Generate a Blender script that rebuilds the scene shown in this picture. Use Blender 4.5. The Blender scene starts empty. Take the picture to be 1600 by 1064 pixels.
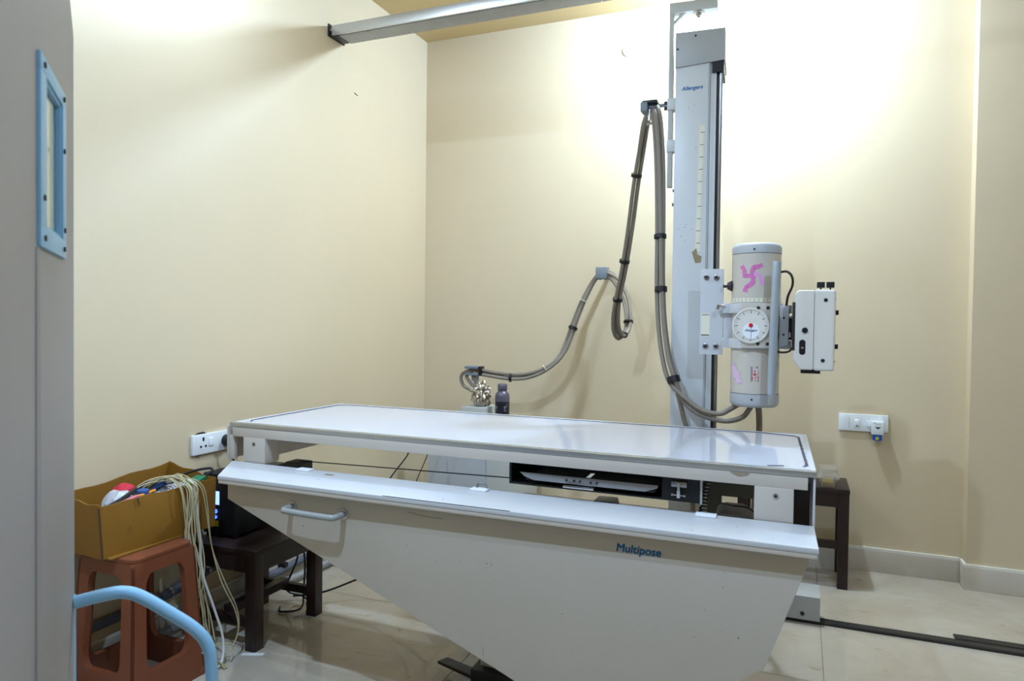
import bpy, bmesh, math, random
from mathutils import Vector, Matrix, noise as mnoise
random.seed(7)
SC = bpy.context.scene
COL = SC.collection

# ------------------------------------------------------------------ camera
cam_d = bpy.data.cameras.new('camera'); cam = bpy.data.objects.new('camera', cam_d); COL.objects.link(cam)
YAW, PITCH, ROLL = math.radians(-22.22), math.radians(-1.27), math.radians(0.698)
_r = Vector((math.cos(YAW), -math.sin(YAW), 0)); _f = Vector((math.sin(YAW)*math.cos(PITCH), math.cos(YAW)*math.cos(PITCH), math.sin(PITCH)))
_u = _r.cross(_f)
_r2 = _r*math.cos(ROLL) + _u*math.sin(ROLL); _u2 = -_r*math.sin(ROLL) + _u*math.cos(ROLL)
cam.matrix_world = Matrix(((_r2.x, _u2.x, -_f.x, 0), (_r2.y, _u2.y, -_f.y, 0), (_r2.z, _u2.z, -_f.z, 1.3), (0, 0, 0, 1)))
cam_d.sensor_width = 36.0; cam_d.lens = 1100/1600*36.0; cam_d.clip_start = .05
cam_d.dof.use_dof = True; cam_d.dof.focus_distance = 2.9; cam_d.dof.aperture_fstop = 4.0
SC.camera = cam

# ------------------------------------------------------------------ world, exposure, lamps
w = bpy.data.worlds.new('world'); SC.world = w; w.use_nodes = True
w.node_tree.nodes['Background'].inputs[0].default_value = (.80, .88, 1, 1)
w.node_tree.nodes['Background'].inputs[1].default_value = .05
SC.view_settings.view_transform = 'Standard'; SC.view_settings.look = 'None'
SC.view_settings.gamma = 1; SC.view_settings.use_curve_mapping = False
SC.view_settings.exposure = 0.75
COOL = (.51, .715, 1.0)
LAMPS = [  # kind, where it is, position of the light, power, radius
    ('bulb', 'ceiling bulb above the column head', (-.40, 3.66, 3.09), 110, .04),
    ('panel', 'ceiling panel light close to the plain side wall', (-2.14, 2.05, 3.165), 15, .035),
    ('panel', 'ceiling panel light over the upright shield', (-1.20, .72, 3.165), 40, .035),
    ('panel', 'ceiling panel light near the camera corner', (.80, .95, 3.165), 26, .035),
]

# ------------------------------------------------------------------ helpers
def lin(c):
    return tuple(((v/255)/12.92 if v/255 <= .04045 else ((v/255+.055)/1.055)**2.4) for v in c)
MATS = {}
def mat(name, rgb, rough=.5, metal=0., var=.0, vscale=6., bump=0., bscale=60., spec=.5, trans=0., coat=0., dirt=None, dscale=30., dthr=.68, emit=0, ior=1.45):
    if name in MATS: return MATS[name]
    m = bpy.data.materials.new(name); m.use_nodes = True; nt = m.node_tree; n = nt.nodes; l = nt.links
    b = n['Principled BSDF']; c = (*lin(rgb), 1)
    b.inputs['Base Color'].default_value = c; b.inputs['Roughness'].default_value = rough; b.inputs['Metallic'].default_value = metal
    b.inputs['Specular IOR Level'].default_value = spec; b.inputs['Transmission Weight'].default_value = trans; b.inputs['Coat Weight'].default_value = coat
    b.inputs['IOR'].default_value = ior
    if emit:
        b.inputs['Emission Color'].default_value = c; b.inputs['Emission Strength'].default_value = emit
    if var or dirt or bump:
        tc = n.new('ShaderNodeTexCoord'); src = None
        geo = n.new('ShaderNodeNewGeometry')
        if var:
            nz = n.new('ShaderNodeTexNoise'); nz.inputs['Scale'].default_value = vscale; nz.inputs['Detail'].default_value = 6; nz.inputs['Roughness'].default_value = .6
            l.new(geo.outputs['Position'], nz.inputs['Vector'])
            mx = n.new('ShaderNodeMix'); mx.data_type = 'RGBA'
            mx.inputs['A'].default_value = tuple(v*(1-var) for v in c[:3])+(1,); mx.inputs['B'].default_value = tuple(min(1, v*(1+var)) for v in c[:3])+(1,)
            l.new(nz.outputs['Fac'], mx.inputs['Factor']); src = mx.outputs['Result']
        if dirt:
            nd = n.new('ShaderNodeTexNoise'); nd.inputs['Scale'].default_value = dscale; nd.inputs['Detail'].default_value = 4
            l.new(geo.outputs['Position'], nd.inputs['Vector'])
            rp = n.new('ShaderNodeValToRGB'); rp.color_ramp.elements[0].position = dthr; rp.color_ramp.elements[1].position = min(1, dthr+.08)
            rp.color_ramp.elements[0].color = (0, 0, 0, 1); rp.color_ramp.elements[1].color = (.8, .8, .8, 1)
            l.new(nd.outputs['Fac'], rp.inputs['Fac'])
            m2 = n.new('ShaderNodeMix'); m2.data_type = 'RGBA'; m2.inputs['A'].default_value = c
            if src: l.new(src, m2.inputs['A'])
            m2.inputs['B'].default_value = (*lin(dirt), 1); l.new(rp.outputs['Color'], m2.inputs['Factor']); src = m2.outputs['Result']
        if src: l.new(src, b.inputs['Base Color'])
        if bump:
            nb = n.new('ShaderNodeTexNoise'); nb.inputs['Scale'].default_value = bscale; nb.inputs['Detail'].default_value = 4
            l.new(geo.outputs['Position'], nb.inputs['Vector'])
            bp = n.new('ShaderNodeBump'); bp.inputs['Strength'].default_value = bump; bp.inputs['Distance'].default_value = .004
            l.new(nb.outputs['Fac'], bp.inputs['Height']); l.new(bp.outputs['Normal'], b.inputs['Normal'])
    MATS[name] = m
    return m

WL = {}
def bm_new(): return bmesh.new()
def finish(name, bm, m, parent=None, loc=None, bevel=0, seg=2, xf=None, angle=35, thick_normals=True):
    if xf is not None: bmesh.ops.transform(bm, matrix=xf, verts=bm.verts)
    bmesh.ops.recalc_face_normals(bm, faces=bm.faces)
    if bevel:
        ed = [e for e in bm.edges if len(e.link_faces) == 2 and e.calc_face_angle(0) > math.radians(28)]
        bmesh.ops.bevel(bm, geom=ed, offset=bevel, segments=seg, profile=.6, affect='EDGES', clamp_overlap=True)
    if parent is not None: off = WL[parent.name]
    else: off = Vector(loc) if loc is not None else Vector((0, 0, 0))
    bmesh.ops.translate(bm, vec=-off, verts=bm.verts)
    me = bpy.data.meshes.new(name); bm.to_mesh(me); bm.free()
    me.polygons.foreach_set('use_smooth', [True]*len(me.polygons)); me.set_sharp_from_angle(angle=math.radians(angle))
    me.materials.append(m)
    o = bpy.data.objects.new(name, me); COL.objects.link(o)
    if parent is not None: o.parent = parent
    else: o.location = off
    WL[o.name] = off.copy()
    return o
def tag(o, label, cat, group=None):
    o['label'] = label; o['category'] = cat
    if group: o['group'] = group
    return o
def thing(name, label, cat, loc, group=None):
    o = bpy.data.objects.new(name, None); COL.objects.link(o); o.location = loc; o.empty_display_size = .05
    WL[o.name] = Vector(loc); return tag(o, label, cat, group)
def struct(o): o['kind'] = 'structure'; return o
def box(bm, x0, x1, y0, y1, z0, z1):
    v = [bm.verts.new(p) for p in ((x0,y0,z0),(x1,y0,z0),(x1,y1,z0),(x0,y1,z0),(x0,y0,z1),(x1,y0,z1),(x1,y1,z1),(x0,y1,z1))]
    for f in ((0,3,2,1),(4,5,6,7),(0,1,5,4),(1,2,6,5),(2,3,7,6),(3,0,4,7)): bm.faces.new([v[i] for i in f])
    return v
def hexa(bm, pts):   # 8 points, bottom ring then top ring
    v = [bm.verts.new(p) for p in pts]
    for f in ((0,3,2,1),(4,5,6,7),(0,1,5,4),(1,2,6,5),(2,3,7,6),(3,0,4,7)): bm.faces.new([v[i] for i in f])
def prism(bm, poly, fn0, fn1):   # poly of 2d points, mapped to two rings
    a = [bm.verts.new(fn0(*p)) for p in poly]; b = [bm.verts.new(fn1(*p)) for p in poly]; n = len(poly)
    bm.faces.new(a); bm.faces.new(b[::-1])
    for i in range(n): bm.faces.new((a[i], a[(i+1) % n], b[(i+1) % n], b[i]))
def frame_of(d):
    d = d.normalized(); up = Vector((0, 0, 1)) if abs(d.z) < .95 else Vector((1, 0, 0))
    a = d.cross(up).normalized(); return a, d.cross(a).normalized()
def cyl(bm, p0, p1, r0, r1=None, seg=20):
    p0, p1 = Vector(p0), Vector(p1); r1 = r0 if r1 is None else r1
    a, b = frame_of(p1-p0); A = []; B = []
    for i in range(seg):
        t = 2*math.pi*i/seg; q = a*math.cos(t)+b*math.sin(t); A.append(bm.verts.new(p0+q*r0)); B.append(bm.verts.new(p1+q*r1))
    bm.faces.new(A); bm.faces.new(B[::-1])
    for i in range(seg): bm.faces.new((A[i], A[(i+1) % seg], B[(i+1) % seg], B[i]))
def lathe(bm, c, prof, seg=28, axis='z'):   # prof: (radius, height) pairs; axis direction
    c = Vector(c); rings = []
    for r, h in prof:
        ring = []
        for i in range(seg):
            t = 2*math.pi*i/seg; x, y = r*math.cos(t), r*math.sin(t)
            p = Vector((x, y, h)) if axis == 'z' else (Vector((x, h, y)) if axis == 'y' else Vector((h, x, y)))
            ring.append(bm.verts.new(c+p))
        rings.append(ring)
    for A, B in zip(rings, rings[1:]):
        for i in range(seg): bm.faces.new((A[i], A[(i+1) % seg], B[(i+1) % seg], B[i]))
    bm.faces.new(rings[0][::-1]); bm.faces.new(rings[-1])
def smooth_path(pts, n=6):
    P = [Vector(p) for p in pts]; P = [P[0]*2-P[1]] + P + [P[-1]*2-P[-2]]; out = []
    for i in range(1, len(P)-2):
        p0, p1, p2, p3 = P[i-1:i+3]
        for k in range(n):
            t = k/n; out.append(.5*((2*p1)+(p2-p0)*t+(2*p0-5*p1+4*p2-p3)*t*t+(3*p1-p0-3*p2+p3)*t**3))
    out.append(P[-2]); return out
def tube(bm, path, r, seg=8, rad=None):
    path = [Vector(p) for p in path]; n = len(path); prev = None; rings = []
    for i, p in enumerate(path):
        d = (path[min(i+1, n-1)]-path[max(i-1, 0)]).normalized()
        if prev is None: a, b = frame_of(d)
        else: a = (prev-d*prev.dot(d)).normalized(); b = d.cross(a)
        prev = a; rr = r if rad is None else rad(i/(n-1))
        rings.append([bm.verts.new(p+(a*math.cos(2*math.pi*k/seg)+b*math.sin(2*math.pi*k/seg))*rr) for k in range(seg)])
    for A, B in zip(rings, rings[1:]):
        for k in range(seg): bm.faces.new((A[k], A[(k+1) % seg], B[(k+1) % seg], B[k]))
    bm.faces.new(rings[0][::-1]); bm.faces.new(rings[-1])
def mk(fn, *a, **k):
    bm = bmesh.new(); fn(bm, *a, **k); return bm
def text_bm(s, width, shear=.0, bold=.0, thick=.0006):
    cu = bpy.data.curves.new('txt', 'FONT'); cu.body = s; cu.size = 1; cu.shear = shear; cu.extrude = .5; cu.align_x = 'LEFT'
    o = bpy.data.objects.new('txt', cu); COL.objects.link(o); dg = bpy.context.evaluated_depsgraph_get(); dg.update()
    me = bpy.data.meshes.new_from_object(o.evaluated_get(dg)); bm = bmesh.new(); bm.from_mesh(me)
    bpy.data.objects.remove(o); bpy.data.curves.remove(cu); bpy.data.meshes.remove(me)
    if bold:   # thicken the strokes: slightly shifted copies
        g = bm.verts[:] + bm.edges[:] + bm.faces[:]
        for dx, dy in ((bold, 0), (0, bold), (bold, bold)):
            d = bmesh.ops.duplicate(bm, geom=g); bmesh.ops.translate(bm, vec=(dx, dy, 0), verts=[v for v in d['geom'] if isinstance(v, bmesh.types.BMVert)])
    x0 = min(v.co.x for v in bm.verts); x1 = max(v.co.x for v in bm.verts); k = width/(x1-x0)
    for v in bm.verts: v.co = Vector(((v.co.x-x0)*k, v.co.y*k, v.co.z*thick))
    return bm
def text_on(s, width, origin, right, up, **k):
    bm = text_bm(s, width, **k); R, U = Vector(right).normalized(), Vector(up).normalized(); N = R.cross(U)
    for v in bm.verts: v.co = Vector(origin)+R*v.co.x+U*v.co.y+N*v.co.z
    return bm
def rrect(w, h, r, n=5, cx=0, cy=0):
    out = []
    for sx, sy, a0 in ((1, 1, 0), (-1, 1, 90), (-1, -1, 180), (1, -1, 270)):
        for i in range(n+1):
            t = math.radians(a0+90*i/n); out.append((cx+sx*(w/2-r)+r*math.cos(t), cy+sy*(h/2-r)+r*math.sin(t)))
    return out

# ------------------------------------------------------------------ materials
def wall_mat(name, rgb):
    m = mat(name, rgb, rough=.42, var=.035, vscale=2.2, bump=.10, bscale=35, spec=.35)
    return m
M_wall = wall_mat('cream_wall_paint', (213, 195, 164))
M_ceil = wall_mat('cream_ceiling_paint', (210, 186, 138))
M_skirt = mat('skirting_tile', (200, 190, 175), rough=.3, var=.10, vscale=9)
M_white_strip = mat('skirting_grout', (232, 228, 215), rough=.7)
M_joint = mat('tile_joint', (120, 110, 95), rough=.8)
M_paint = mat('pale_grey_enamel', (200, 190, 178), rough=.38, var=.05, vscale=5, bump=.05, bscale=90, dirt=(150, 146, 138), dscale=38, dthr=.74)
M_panel = mat('panel_grey_enamel', (193, 184, 171), rough=.42, var=.05, vscale=3, bump=.04, bscale=80, dirt=(140, 136, 130), dscale=46, dthr=.75)
M_shelf = mat('shelf_blue_white_enamel', (200, 200, 202), rough=.35, var=.04, vscale=7, dirt=(140, 138, 134), dscale=55, dthr=.76)
M_blue = mat('blue_white_enamel', (206, 207, 206), rough=.36, var=.04, vscale=5, dirt=(150, 152, 152), dscale=60, dthr=.78)
M_cap = mat('grey_cap_enamel', (172, 172, 170), rough=.4, var=.04)
M_top = mat('white_laminate_top', (218, 219, 230), rough=.07, spec=.6, coat=.3)
M_alu = mat('aluminium', (190, 192, 194), rough=.32, metal=.85, var=.06, vscale=20)
M_steel = mat('brushed_steel', (150, 150, 150), rough=.3, metal=1, var=.12, vscale=12)
M_galv = mat('galvanised_steel', (165, 166, 168), rough=.5, metal=.35, var=.2, vscale=14, dirt=(70, 60, 52), dscale=18, dthr=.66)
M_chrome = mat('chrome', (205, 205, 208), rough=.12, metal=1)
M_dark = mat('dark_steel', (62, 60, 60), rough=.4, metal=.6, var=.2, vscale=30)
M_black = mat('black_plastic', (18, 18, 20), rough=.45)
M_blackm = mat('black_metal', (14, 14, 16), rough=.5, var=.2)
M_wood = mat('dark_brown_wood', (44, 29, 26), rough=.42, var=.22, vscale=18, bump=.06, bscale=120)
M_cable = mat('grey_cable', (132, 121, 108), rough=.5, var=.08, vscale=20)
M_clamp = mat('grey_clamp_plastic', (120, 128, 136), rough=.45, var=.05)
M_bluep = mat('sky_blue_paint', (138, 184, 214), rough=.4, var=.07, vscale=12, dirt=(70, 88, 105), dscale=40, dthr=.72)
M_shield = mat('shield_grey_laminate', (158, 152, 150), rough=.55, var=.04, vscale=3)
M_housing = mat('tube_housing_enamel', (198, 189, 176), rough=.33, var=.05, vscale=8, dirt=(170, 160, 145), dscale=22, dthr=.72)
M_col = mat('collimator_enamel', (222, 216, 206), rough=.35, var=.03)
M_pink = mat('pink_powder_paint', (208, 118, 172), rough=.9, var=.25, vscale=60)
M_pink2 = mat('faded_pink_powder', (214, 182, 204), rough=.9, var=.1, vscale=60)
M_red = mat('red_paint', (205, 30, 34), rough=.4)
M_txt = mat('blue_lettering', (40, 118, 196), rough=.5)
M_txt2 = mat('deep_blue_lettering', (34, 128, 190), rough=.5)
M_ink = mat('black_ink', (45, 45, 50), rough=.7)
M_paper = mat('cream_paper', (226, 220, 200), rough=.75, var=.05, vscale=40)
M_tape = mat('brown_tape', (150, 130, 95), rough=.5, var=.15, vscale=60)
M_tapeb = mat('black_edge_tape', (62, 62, 72), rough=.6, var=.3, vscale=90)
M_swplate = mat('white_switch_plastic', (236, 238, 240), rough=.3)
M_grey = mat('mid_grey_plastic', (150, 150, 150), rough=.5)
M_terra = mat('terracotta_plastic', (126, 68, 43), rough=.38, var=.06, vscale=10)
M_card = mat('ochre_carton', (132, 90, 22), rough=.55, var=.10, vscale=12, dirt=(108, 72, 26), dscale=14, dthr=.62)
M_cardin = mat('carton_edge', (206, 168, 92), rough=.7)
M_lead = mat('yellowed_wire', (184, 170, 132), rough=.45, var=.1, vscale=40)
M_lcd = mat('lit_blue_display', (120, 150, 255), rough=.3, emit=1.6)
M_led = mat('lit_blue_button', (60, 100, 255), rough=.3, emit=2.0)
M_yel = mat('yellow_sticker', (190, 180, 40), rough=.6)
M_pipe = mat('slate_conduit', (92, 98, 112), rough=.4, var=.06)
M_pipe2 = mat('grey_conduit', (160, 160, 162), rough=.45, var=.06)
M_gen = mat('generator_blue_grey', (178, 180, 182), rough=.45, var=.03)
M_gen2 = mat('generator_box_grey', (190, 190, 184), rough=.45, var=.03)
M_foil = mat('crumpled_foil', (196, 188, 178), rough=.22, metal=1)
M_bottle = mat('dark_purple_plastic', (38, 36, 44), rough=.25, dirt=(150, 150, 165), dscale=28, dthr=.60)
M_bottle2 = mat('violet_grey_plastic', (92, 86, 98), rough=.3)
M_glass = mat('clear_plastic', (250, 248, 244), rough=.08, trans=.9, ior=1.45)
M_pane = mat('lead_glass', (225, 228, 215), rough=.04, trans=.95, ior=1.1)
M_plugblue = mat('blue_plastic', (30, 84, 190), rough=.35)
M_bulb = mat('lamp_holder_white', (235, 235, 232), rough=.4)

def floor_mat():
    m = bpy.data.materials.new('polished_beige_tile'); m.use_nodes = True; nt = m.node_tree; n = nt.nodes; l = nt.links
    b = n['Principled BSDF']; geo = n.new('ShaderNodeNewGeometry')
    n1 = n.new('ShaderNodeTexNoise'); n1.inputs['Scale'].default_value = 2.6; n1.inputs['Detail'].default_value = 8; n1.inputs['Roughness'].default_value = .65; n1.inputs['Distortion'].default_value = .6
    l.new(geo.outputs['Position'], n1.inputs['Vector'])
    r = n.new('ShaderNodeValToRGB'); e = r.color_ramp.elements
    e[0].position = .3; e[0].color = (*lin((176, 163, 144)), 1); e[1].position = .68; e[1].color = (*lin((194, 183, 167)), 1)
    l.new(n1.outputs['Fac'], r.inputs['Fac'])
    # thin brown veins and scratches, stretched along one way
    mp = n.new('ShaderNodeMapping'); mp.inputs['Scale'].default_value = (5, 16, 5); mp.inputs['Rotation'].default_value = (0, 0, .35); l.new(geo.outputs['Position'], mp.inputs['Vector'])
    n2 = n.new('ShaderNodeTexNoise'); n2.inputs['Scale'].default_value = 1.6; n2.inputs['Detail'].default_value = 7; n2.inputs['Distortion'].default_value = 1.2
    l.new(mp.outputs['Vector'], n2.inputs['Vector'])
    r2 = n.new('ShaderNodeValToRGB'); e = r2.color_ramp.elements; e[0].position = .63; e[0].color = (0, 0, 0, 1); e[1].position = .74; e[1].color = (.75, .75, .75, 1)
    l.new(n2.outputs['Fac'], r2.inputs['Fac'])
    mx = n.new('ShaderNodeMix'); mx.data_type = 'RGBA'; l.new(r2.outputs['Color'], mx.inputs['Factor']); l.new(r.outputs['Color'], mx.inputs['A']); mx.inputs['B'].default_value = (*lin((168, 140, 104)), 1)
    l.new(mx.outputs['Result'], b.inputs['Base Color'])
    b.inputs['Roughness'].default_value = .06; b.inputs['Specular IOR Level'].default_value = .5
    return m
M_floor = floor_mat()

# ------------------------------------------------------------------ the room
XL, XR, YN, YB, ZC = -2.37, 3.4, -3.4, 4.22, 3.2
fl = struct(finish('floor', mk(box, XL-.1, XR+.1, YN-.1, YB+.1, -.1, -.003), M_joint))
xs = [.108 + 1.288*k for k in range(-2, 3)]; ys = [2.80 + 1.40*k for k in range(-5, 1)]
xs = [XL] + [x for x in xs if XL < x < XR] + [XR]; ys = [YN] + [y for y in ys if YN < y < YB] + [YB]
for i in range(len(xs)-1):
    for j in range(len(ys)-1):
        g = .0013
        finish('floor_tile', mk(box, xs[i]+g, xs[i+1]-g, ys[j]+g, ys[j+1]-g, -.003, 0), M_floor, parent=fl)
struct(finish('ceiling', mk(box, XL-.1, XR+.1, YN-.1, YB+.1, ZC, ZC+.1), M_ceil))
struct(finish('wall_left', mk(box, XL-.1, XL, YN, YB, 0, ZC), M_wall))
struct(finish('wall_back', mk(box, XL-.1, XR+.1, YB, YB+.1, 0, ZC), M_wall))
struct(finish('wall_right', mk(box, XR, XR+.1, YN, YB, 0, ZC), M_wall))
struct(finish('wall_front', mk(box, XL-.1, XR+.1, YN-.1, YN, 0, ZC), M_wall))
PX, PY = .795, 4.12
struct(finish('wall_pilaster', mk(box, PX, XR, PY, YB, 0, ZC), M_wall))
def skirting(name, bm1, bm2):
    s = struct(finish(name, bm1, M_skirt, bevel=.002)); finish('top_grout', bm2, M_white_strip, parent=s)
skirting('baseboard_left', mk(box, XL, XL+.012, YN, YB-.012, 0, .115), mk(box, XL, XL+.010, YN, YB-.012, .115, .126))
skirting('baseboard_back', mk(box, XL, PX-.012, YB-.014, YB, 0, .115), mk(box, XL, PX-.012, YB-.013, YB, .115, .128))
bm = bm_new(); box(bm, PX-.012, XR, PY-.014, PY, 0, .115); box(bm, PX-.012, PX, PY, YB-.014, 0, .115)
bm2 = bm_new(); box(bm2, PX-.011, XR, PY-.013, PY, .115, .128); box(bm2, PX-.011, PX, PY, YB-.014, .115, .128)
skirting('baseboard_pilaster', bm, bm2)

# lamps the room has (all above the picture)
for kind, lab, p, e, r in LAMPS:
    t = thing('bulb_lamp' if kind == 'bulb' else 'panel_light', 'round white '+lab, 'lamp', (p[0], p[1], ZC))
    prof = [(.055, 0), (.055, -.018), (.030, -.028), (.024, -.050)] if kind == 'bulb' else [(.110, 0), (.110, -.016), (.100, -.026), (r+.004, -.030)]
    bm = bm_new(); lathe(bm, (p[0], p[1], ZC), prof, 24); finish('holder', bm, M_bulb, parent=t)
    ld = bpy.data.lights.new('light', 'POINT' if kind == 'bulb' else 'AREA'); ld.energy = e; ld.color = COOL
    if kind == 'bulb': ld.shadow_soft_size = r
    else: ld.shape = 'DISK'; ld.size = 2*r
    lo = bpy.data.objects.new('light', ld); COL.objects.link(lo); lo.parent = t; lo.location = Vector(p)-Vector((p[0], p[1], ZC))

# ------------------------------------------------------------------ ceiling rail and floor rail
t = thing('ceiling_rail', 'grey galvanised steel rail spanning high along the back wall', 'rail', (XL, 3.21, 2.84))
bm = bm_new(); box(bm, XL+.02, XR-.02, 3.148, 3.160, 2.838, 2.890); finish('front_flange', bm, M_alu, parent=t, bevel=.001)
bm = bm_new(); box(bm, XL+.05, -.90, 3.168, 3.282, 2.838, 2.846); box(bm, XL+.05, -.90, 3.270, 3.282, 2.846, 2.89); finish('bottom_channel', bm, M_galv, parent=t, bevel=.001)
bm = bm_new(); box(bm, -.897, XR-.02, 3.168, 3.282, 2.838, 2.846); box(bm, -.897, XR-.02, 3.270, 3.282, 2.846, 2.89); finish('bottom_channel', bm, M_galv, parent=t, bevel=.001)
bm = bm_new(); box(bm, XL, XL+.006, 3.14, 3.285, 2.834, 2.90); finish('end_plate', bm, M_dark, parent=t)
bm = bm_new(); cyl(bm, (XL+.006, 3.155, 2.868), (XL+.012, 3.155, 2.868), .009, seg=12); finish('bolt', bm, M_chrome, parent=t)
bm = bm_new(); box(bm, XL+.006, XL+.05, 3.16, 3.27, 2.836, 2.852); finish('end_lug', bm, M_dark, parent=t, bevel=.002)
bm = bm_new(); box(bm, XL+.02, XR-.02, 3.205, 3.245, 2.868, 2.89); finish('runner', bm, M_dark, parent=t)

t = thing('floor_rail', 'dark steel guide rail lying on the tiles in front of the back wall', 'rail', (.6, 3.4, 0))
bm = bm_new(); box(bm, -1.6, 2.3, 3.352, 3.384, 0, .012); finish('front_bar', bm, M_dark, parent=t, bevel=.001)
bm = bm_new(); box(bm, -1.6, 2.3, 3.384, 3.418, 0, .006); finish('base_strip', bm, M_dark, parent=t)
bm = bm_new(); box(bm, .63, 2.3, 3.420, 3.468, 0, .008); finish('rear_strip', bm, M_dark, parent=t)

# ------------------------------------------------------------------ examination table
T0 = Vector((-2.088, 2.158, 0)); ta = math.radians(-.8); tm = math.radians(1.6)
TX = Vector((math.cos(ta), math.sin(ta), 0)); TY = Vector((-math.sin(tm), math.cos(tm), 0))
def TM(p): return T0 + TX*p[0] + TY*p[1] + Vector((0, 0, p[2]))
TXF = Matrix(((TX.x, TY.x, 0, T0.x), (TX.y, TY.y, 0, T0.y), (0, 0, 1, 0), (0, 0, 0, 1)))
L, W, H = 2.14, .75, .90
tb = thing('xray_table', 'long pale grey examination table with a glossy white top', 'table', tuple(TM((L/2, W/2, 0))))
def tp(name, bm, m, parent=tb, bevel=.0, **k): return finish(name, bm, m, parent=parent, bevel=bevel, xf=TXF, **k)
tp('table_top', mk(box, .012, L-.012, .028, W-.028, .885, .8985), M_top)
for a in ((0, L, 0, .028), (0, L, W-.028, W)):
    tp('edge_rim', mk(box, *a, .884, .9), M_alu if a[2] == 0 else M_shelf, bevel=.0015)
for a in ((0, .012, .028, W-.028), (L-.012, L, .028, W-.028)):
    tp('edge_rim', mk(box, *a, .884, .9), M_shelf, bevel=.0015)
# black frayed edge tape near the ends
def tape(pts, w):
    bm = bm_new(); path = []
    for (x0, y0), (x1, y1) in zip(pts, pts[1:]):
        n = max(4, int(math.hypot(x1-x0, y1-y0)/.012))
        path += [(x0+(x1-x0)*k/n, y0+(y1-y0)*k/n) for k in range(n)]
    path.append(pts[-1]); A = []
    for i, (x, y) in enumerate(path):
        x1, y1 = path[min(i+1, len(path)-1)]; x0, y0 = path[max(i-1, 0)]; d = Vector((x1-x0, y1-y0)).normalized(); q = Vector((-d.y, d.x))
        w0 = w*(.45+.75*random.random()); w1 = w*(.45+.75*random.random())
        A.append((bm.verts.new((x+q.x*w0, y+q.y*w0, .8990)), bm.verts.new((x-q.x*w1, y-q.y*w1, .8990)),
                  bm.verts.new((x+q.x*w0, y+q.y*w0, .9003)), bm.verts.new((x-q.x*w1, y-q.y*w1, .9003))))
    for a, b in zip(A, A[1:]):
        bm.faces.new((a[2], a[3], b[3], b[2])); bm.faces.new((a[0], a[2], b[2], b[0])); bm.faces.new((a[1], b[1], b[3], a[3]))
    return bm
tp('edge_tape', tape([(.055, .060), (.030, .095), (.030, W-.07), (.075, W-.028)], .0045), M_tapeb)
tp('edge_tape', tape([(L-.15, W-.03), (L-.045, W-.062), (L-.030, W-.09), (L-.022, .10), (L-.030, .075)], .0042), M_tapeb)
tp('edge_tape', tape([(L-.085, .062), (L-.13, .046)], .003), M_tapeb)
tp('rear_seam', mk(box, .08, L-.15, W-.031, W-.0275, .897, .9004), M_tapeb)
# aprons
tp('front_apron', mk(box, .012, L-.022, .002, .030, .846, .8835), M_paint, bevel=.002)
tp('rear_apron', mk(box, .012, L-.022, W-.03, W-.004, .846, .8835), M_paint, bevel=.002)
bm = mk(prism, rrect(.11, .13, .018, 4, .055, .825), lambda y, z: (.028-.035, y-.0+.0, z), lambda y, z: (.028-.029, y, z)) if False else None
# end plates
tp('end_plate', mk(box, -.018, -.012, .004, W-.004, .752, .884), M_paint, bevel=.002)
tp('end_plate', mk(box, -.012, .012, .012, .03, .752, .846), M_paint, bevel=.002)
tp('end_plate', mk(box, L-.008, L-.002, .004, W-.01, .70, .882), M_shelf, bevel=.002)
# posts
for x0, x1, y0, y1 in ((.070, .178, .0, .085), (1.976, 2.082, .0, .085), (.070, .178, W-.09, W-.005)):
    p = tp('post', mk(box, x0, x1, y0, y1, .748, .846), M_paint, bevel=.003)
    if y0 == 0:
        xc = (x0+x1)/2+(.0 if x0 < 1 else .005)
        b = bm_new(); lathe(b, (xc, .0, .822), [(.0085, .001), (.0085, -.0015), (.0045, -.0018)], 16, 'y'); tp('washer', b, M_alu, parent=p)
        b = bm_new(); lathe(b, (xc, .0, .822), [(.0042, 0), (.0042, -.0028)], 12, 'y'); tp('bolt', b, M_black, parent=p)
tp('cross_beam', mk(box, .10, .178, .086, W-.09, .772, .846), M_paint, bevel=.002)
tp('cross_beam', mk(box, 2.00, 2.075, .086, W-.09, .79, .846), M_paint, bevel=.002)
tp('gap_shade_sheet', mk(box, 2.084, 2.128, .10, .112, .675, .846), M_wood)  # sheet added to darken the end gap, standing in for its shaded interior
bm = bm_new(); box(bm, 1.785, 1.838, W-.06, W-.015, .30, .80); box(bm, 1.838, 2.10, W-.06, W-.015, .648, .74); tp('rear_bracket', bm, mat('shaded_olive_grey', (96, 94, 88), rough=.5, var=.1))  # dark tone puts the shade beneath the table into the colour
# shelf with rounded lip
sh = [(.016, -.004), (L-.004, -.004), (L-.003, -.222), (.170, -.238)]
shelf = tp('shelf', mk(prism, sh, lambda x, y: (x, y, .735), lambda x, y: (x, y, .75)), M_shelf, bevel=.003)
tp('shelf_lip', mk(prism, [(.172, -.236), (L-.006, -.2205), (L-.006, -.212), (.180, -.227)], lambda x, y: (x, y, .722), lambda x, y: (x, y, .7352)), M_paint, bevel=.002, parent=shelf)
for x in (.395, 1.115, 1.845):   # latches at the back edge of the shelf
    lt = tp('latch', mk(box, x-.03, x+.03, -.048, -.012, .750, .757), M_swplate, bevel=.003, parent=shelf)
tp('latch_slot', mk(box, .505, .540, -.062, -.045, .7496, .7507), M_tape, parent=shelf)
b = bm_new(); tube(b, smooth_path([TXF.inverted() @ TM((1.10, -.02, .757)), (1.105, -.014, .768), (1.13, -.014, .768), (1.14, -.02, .757)]), .0035, 6); tp('latch_wire', b, M_steel, parent=shelf)
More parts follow.
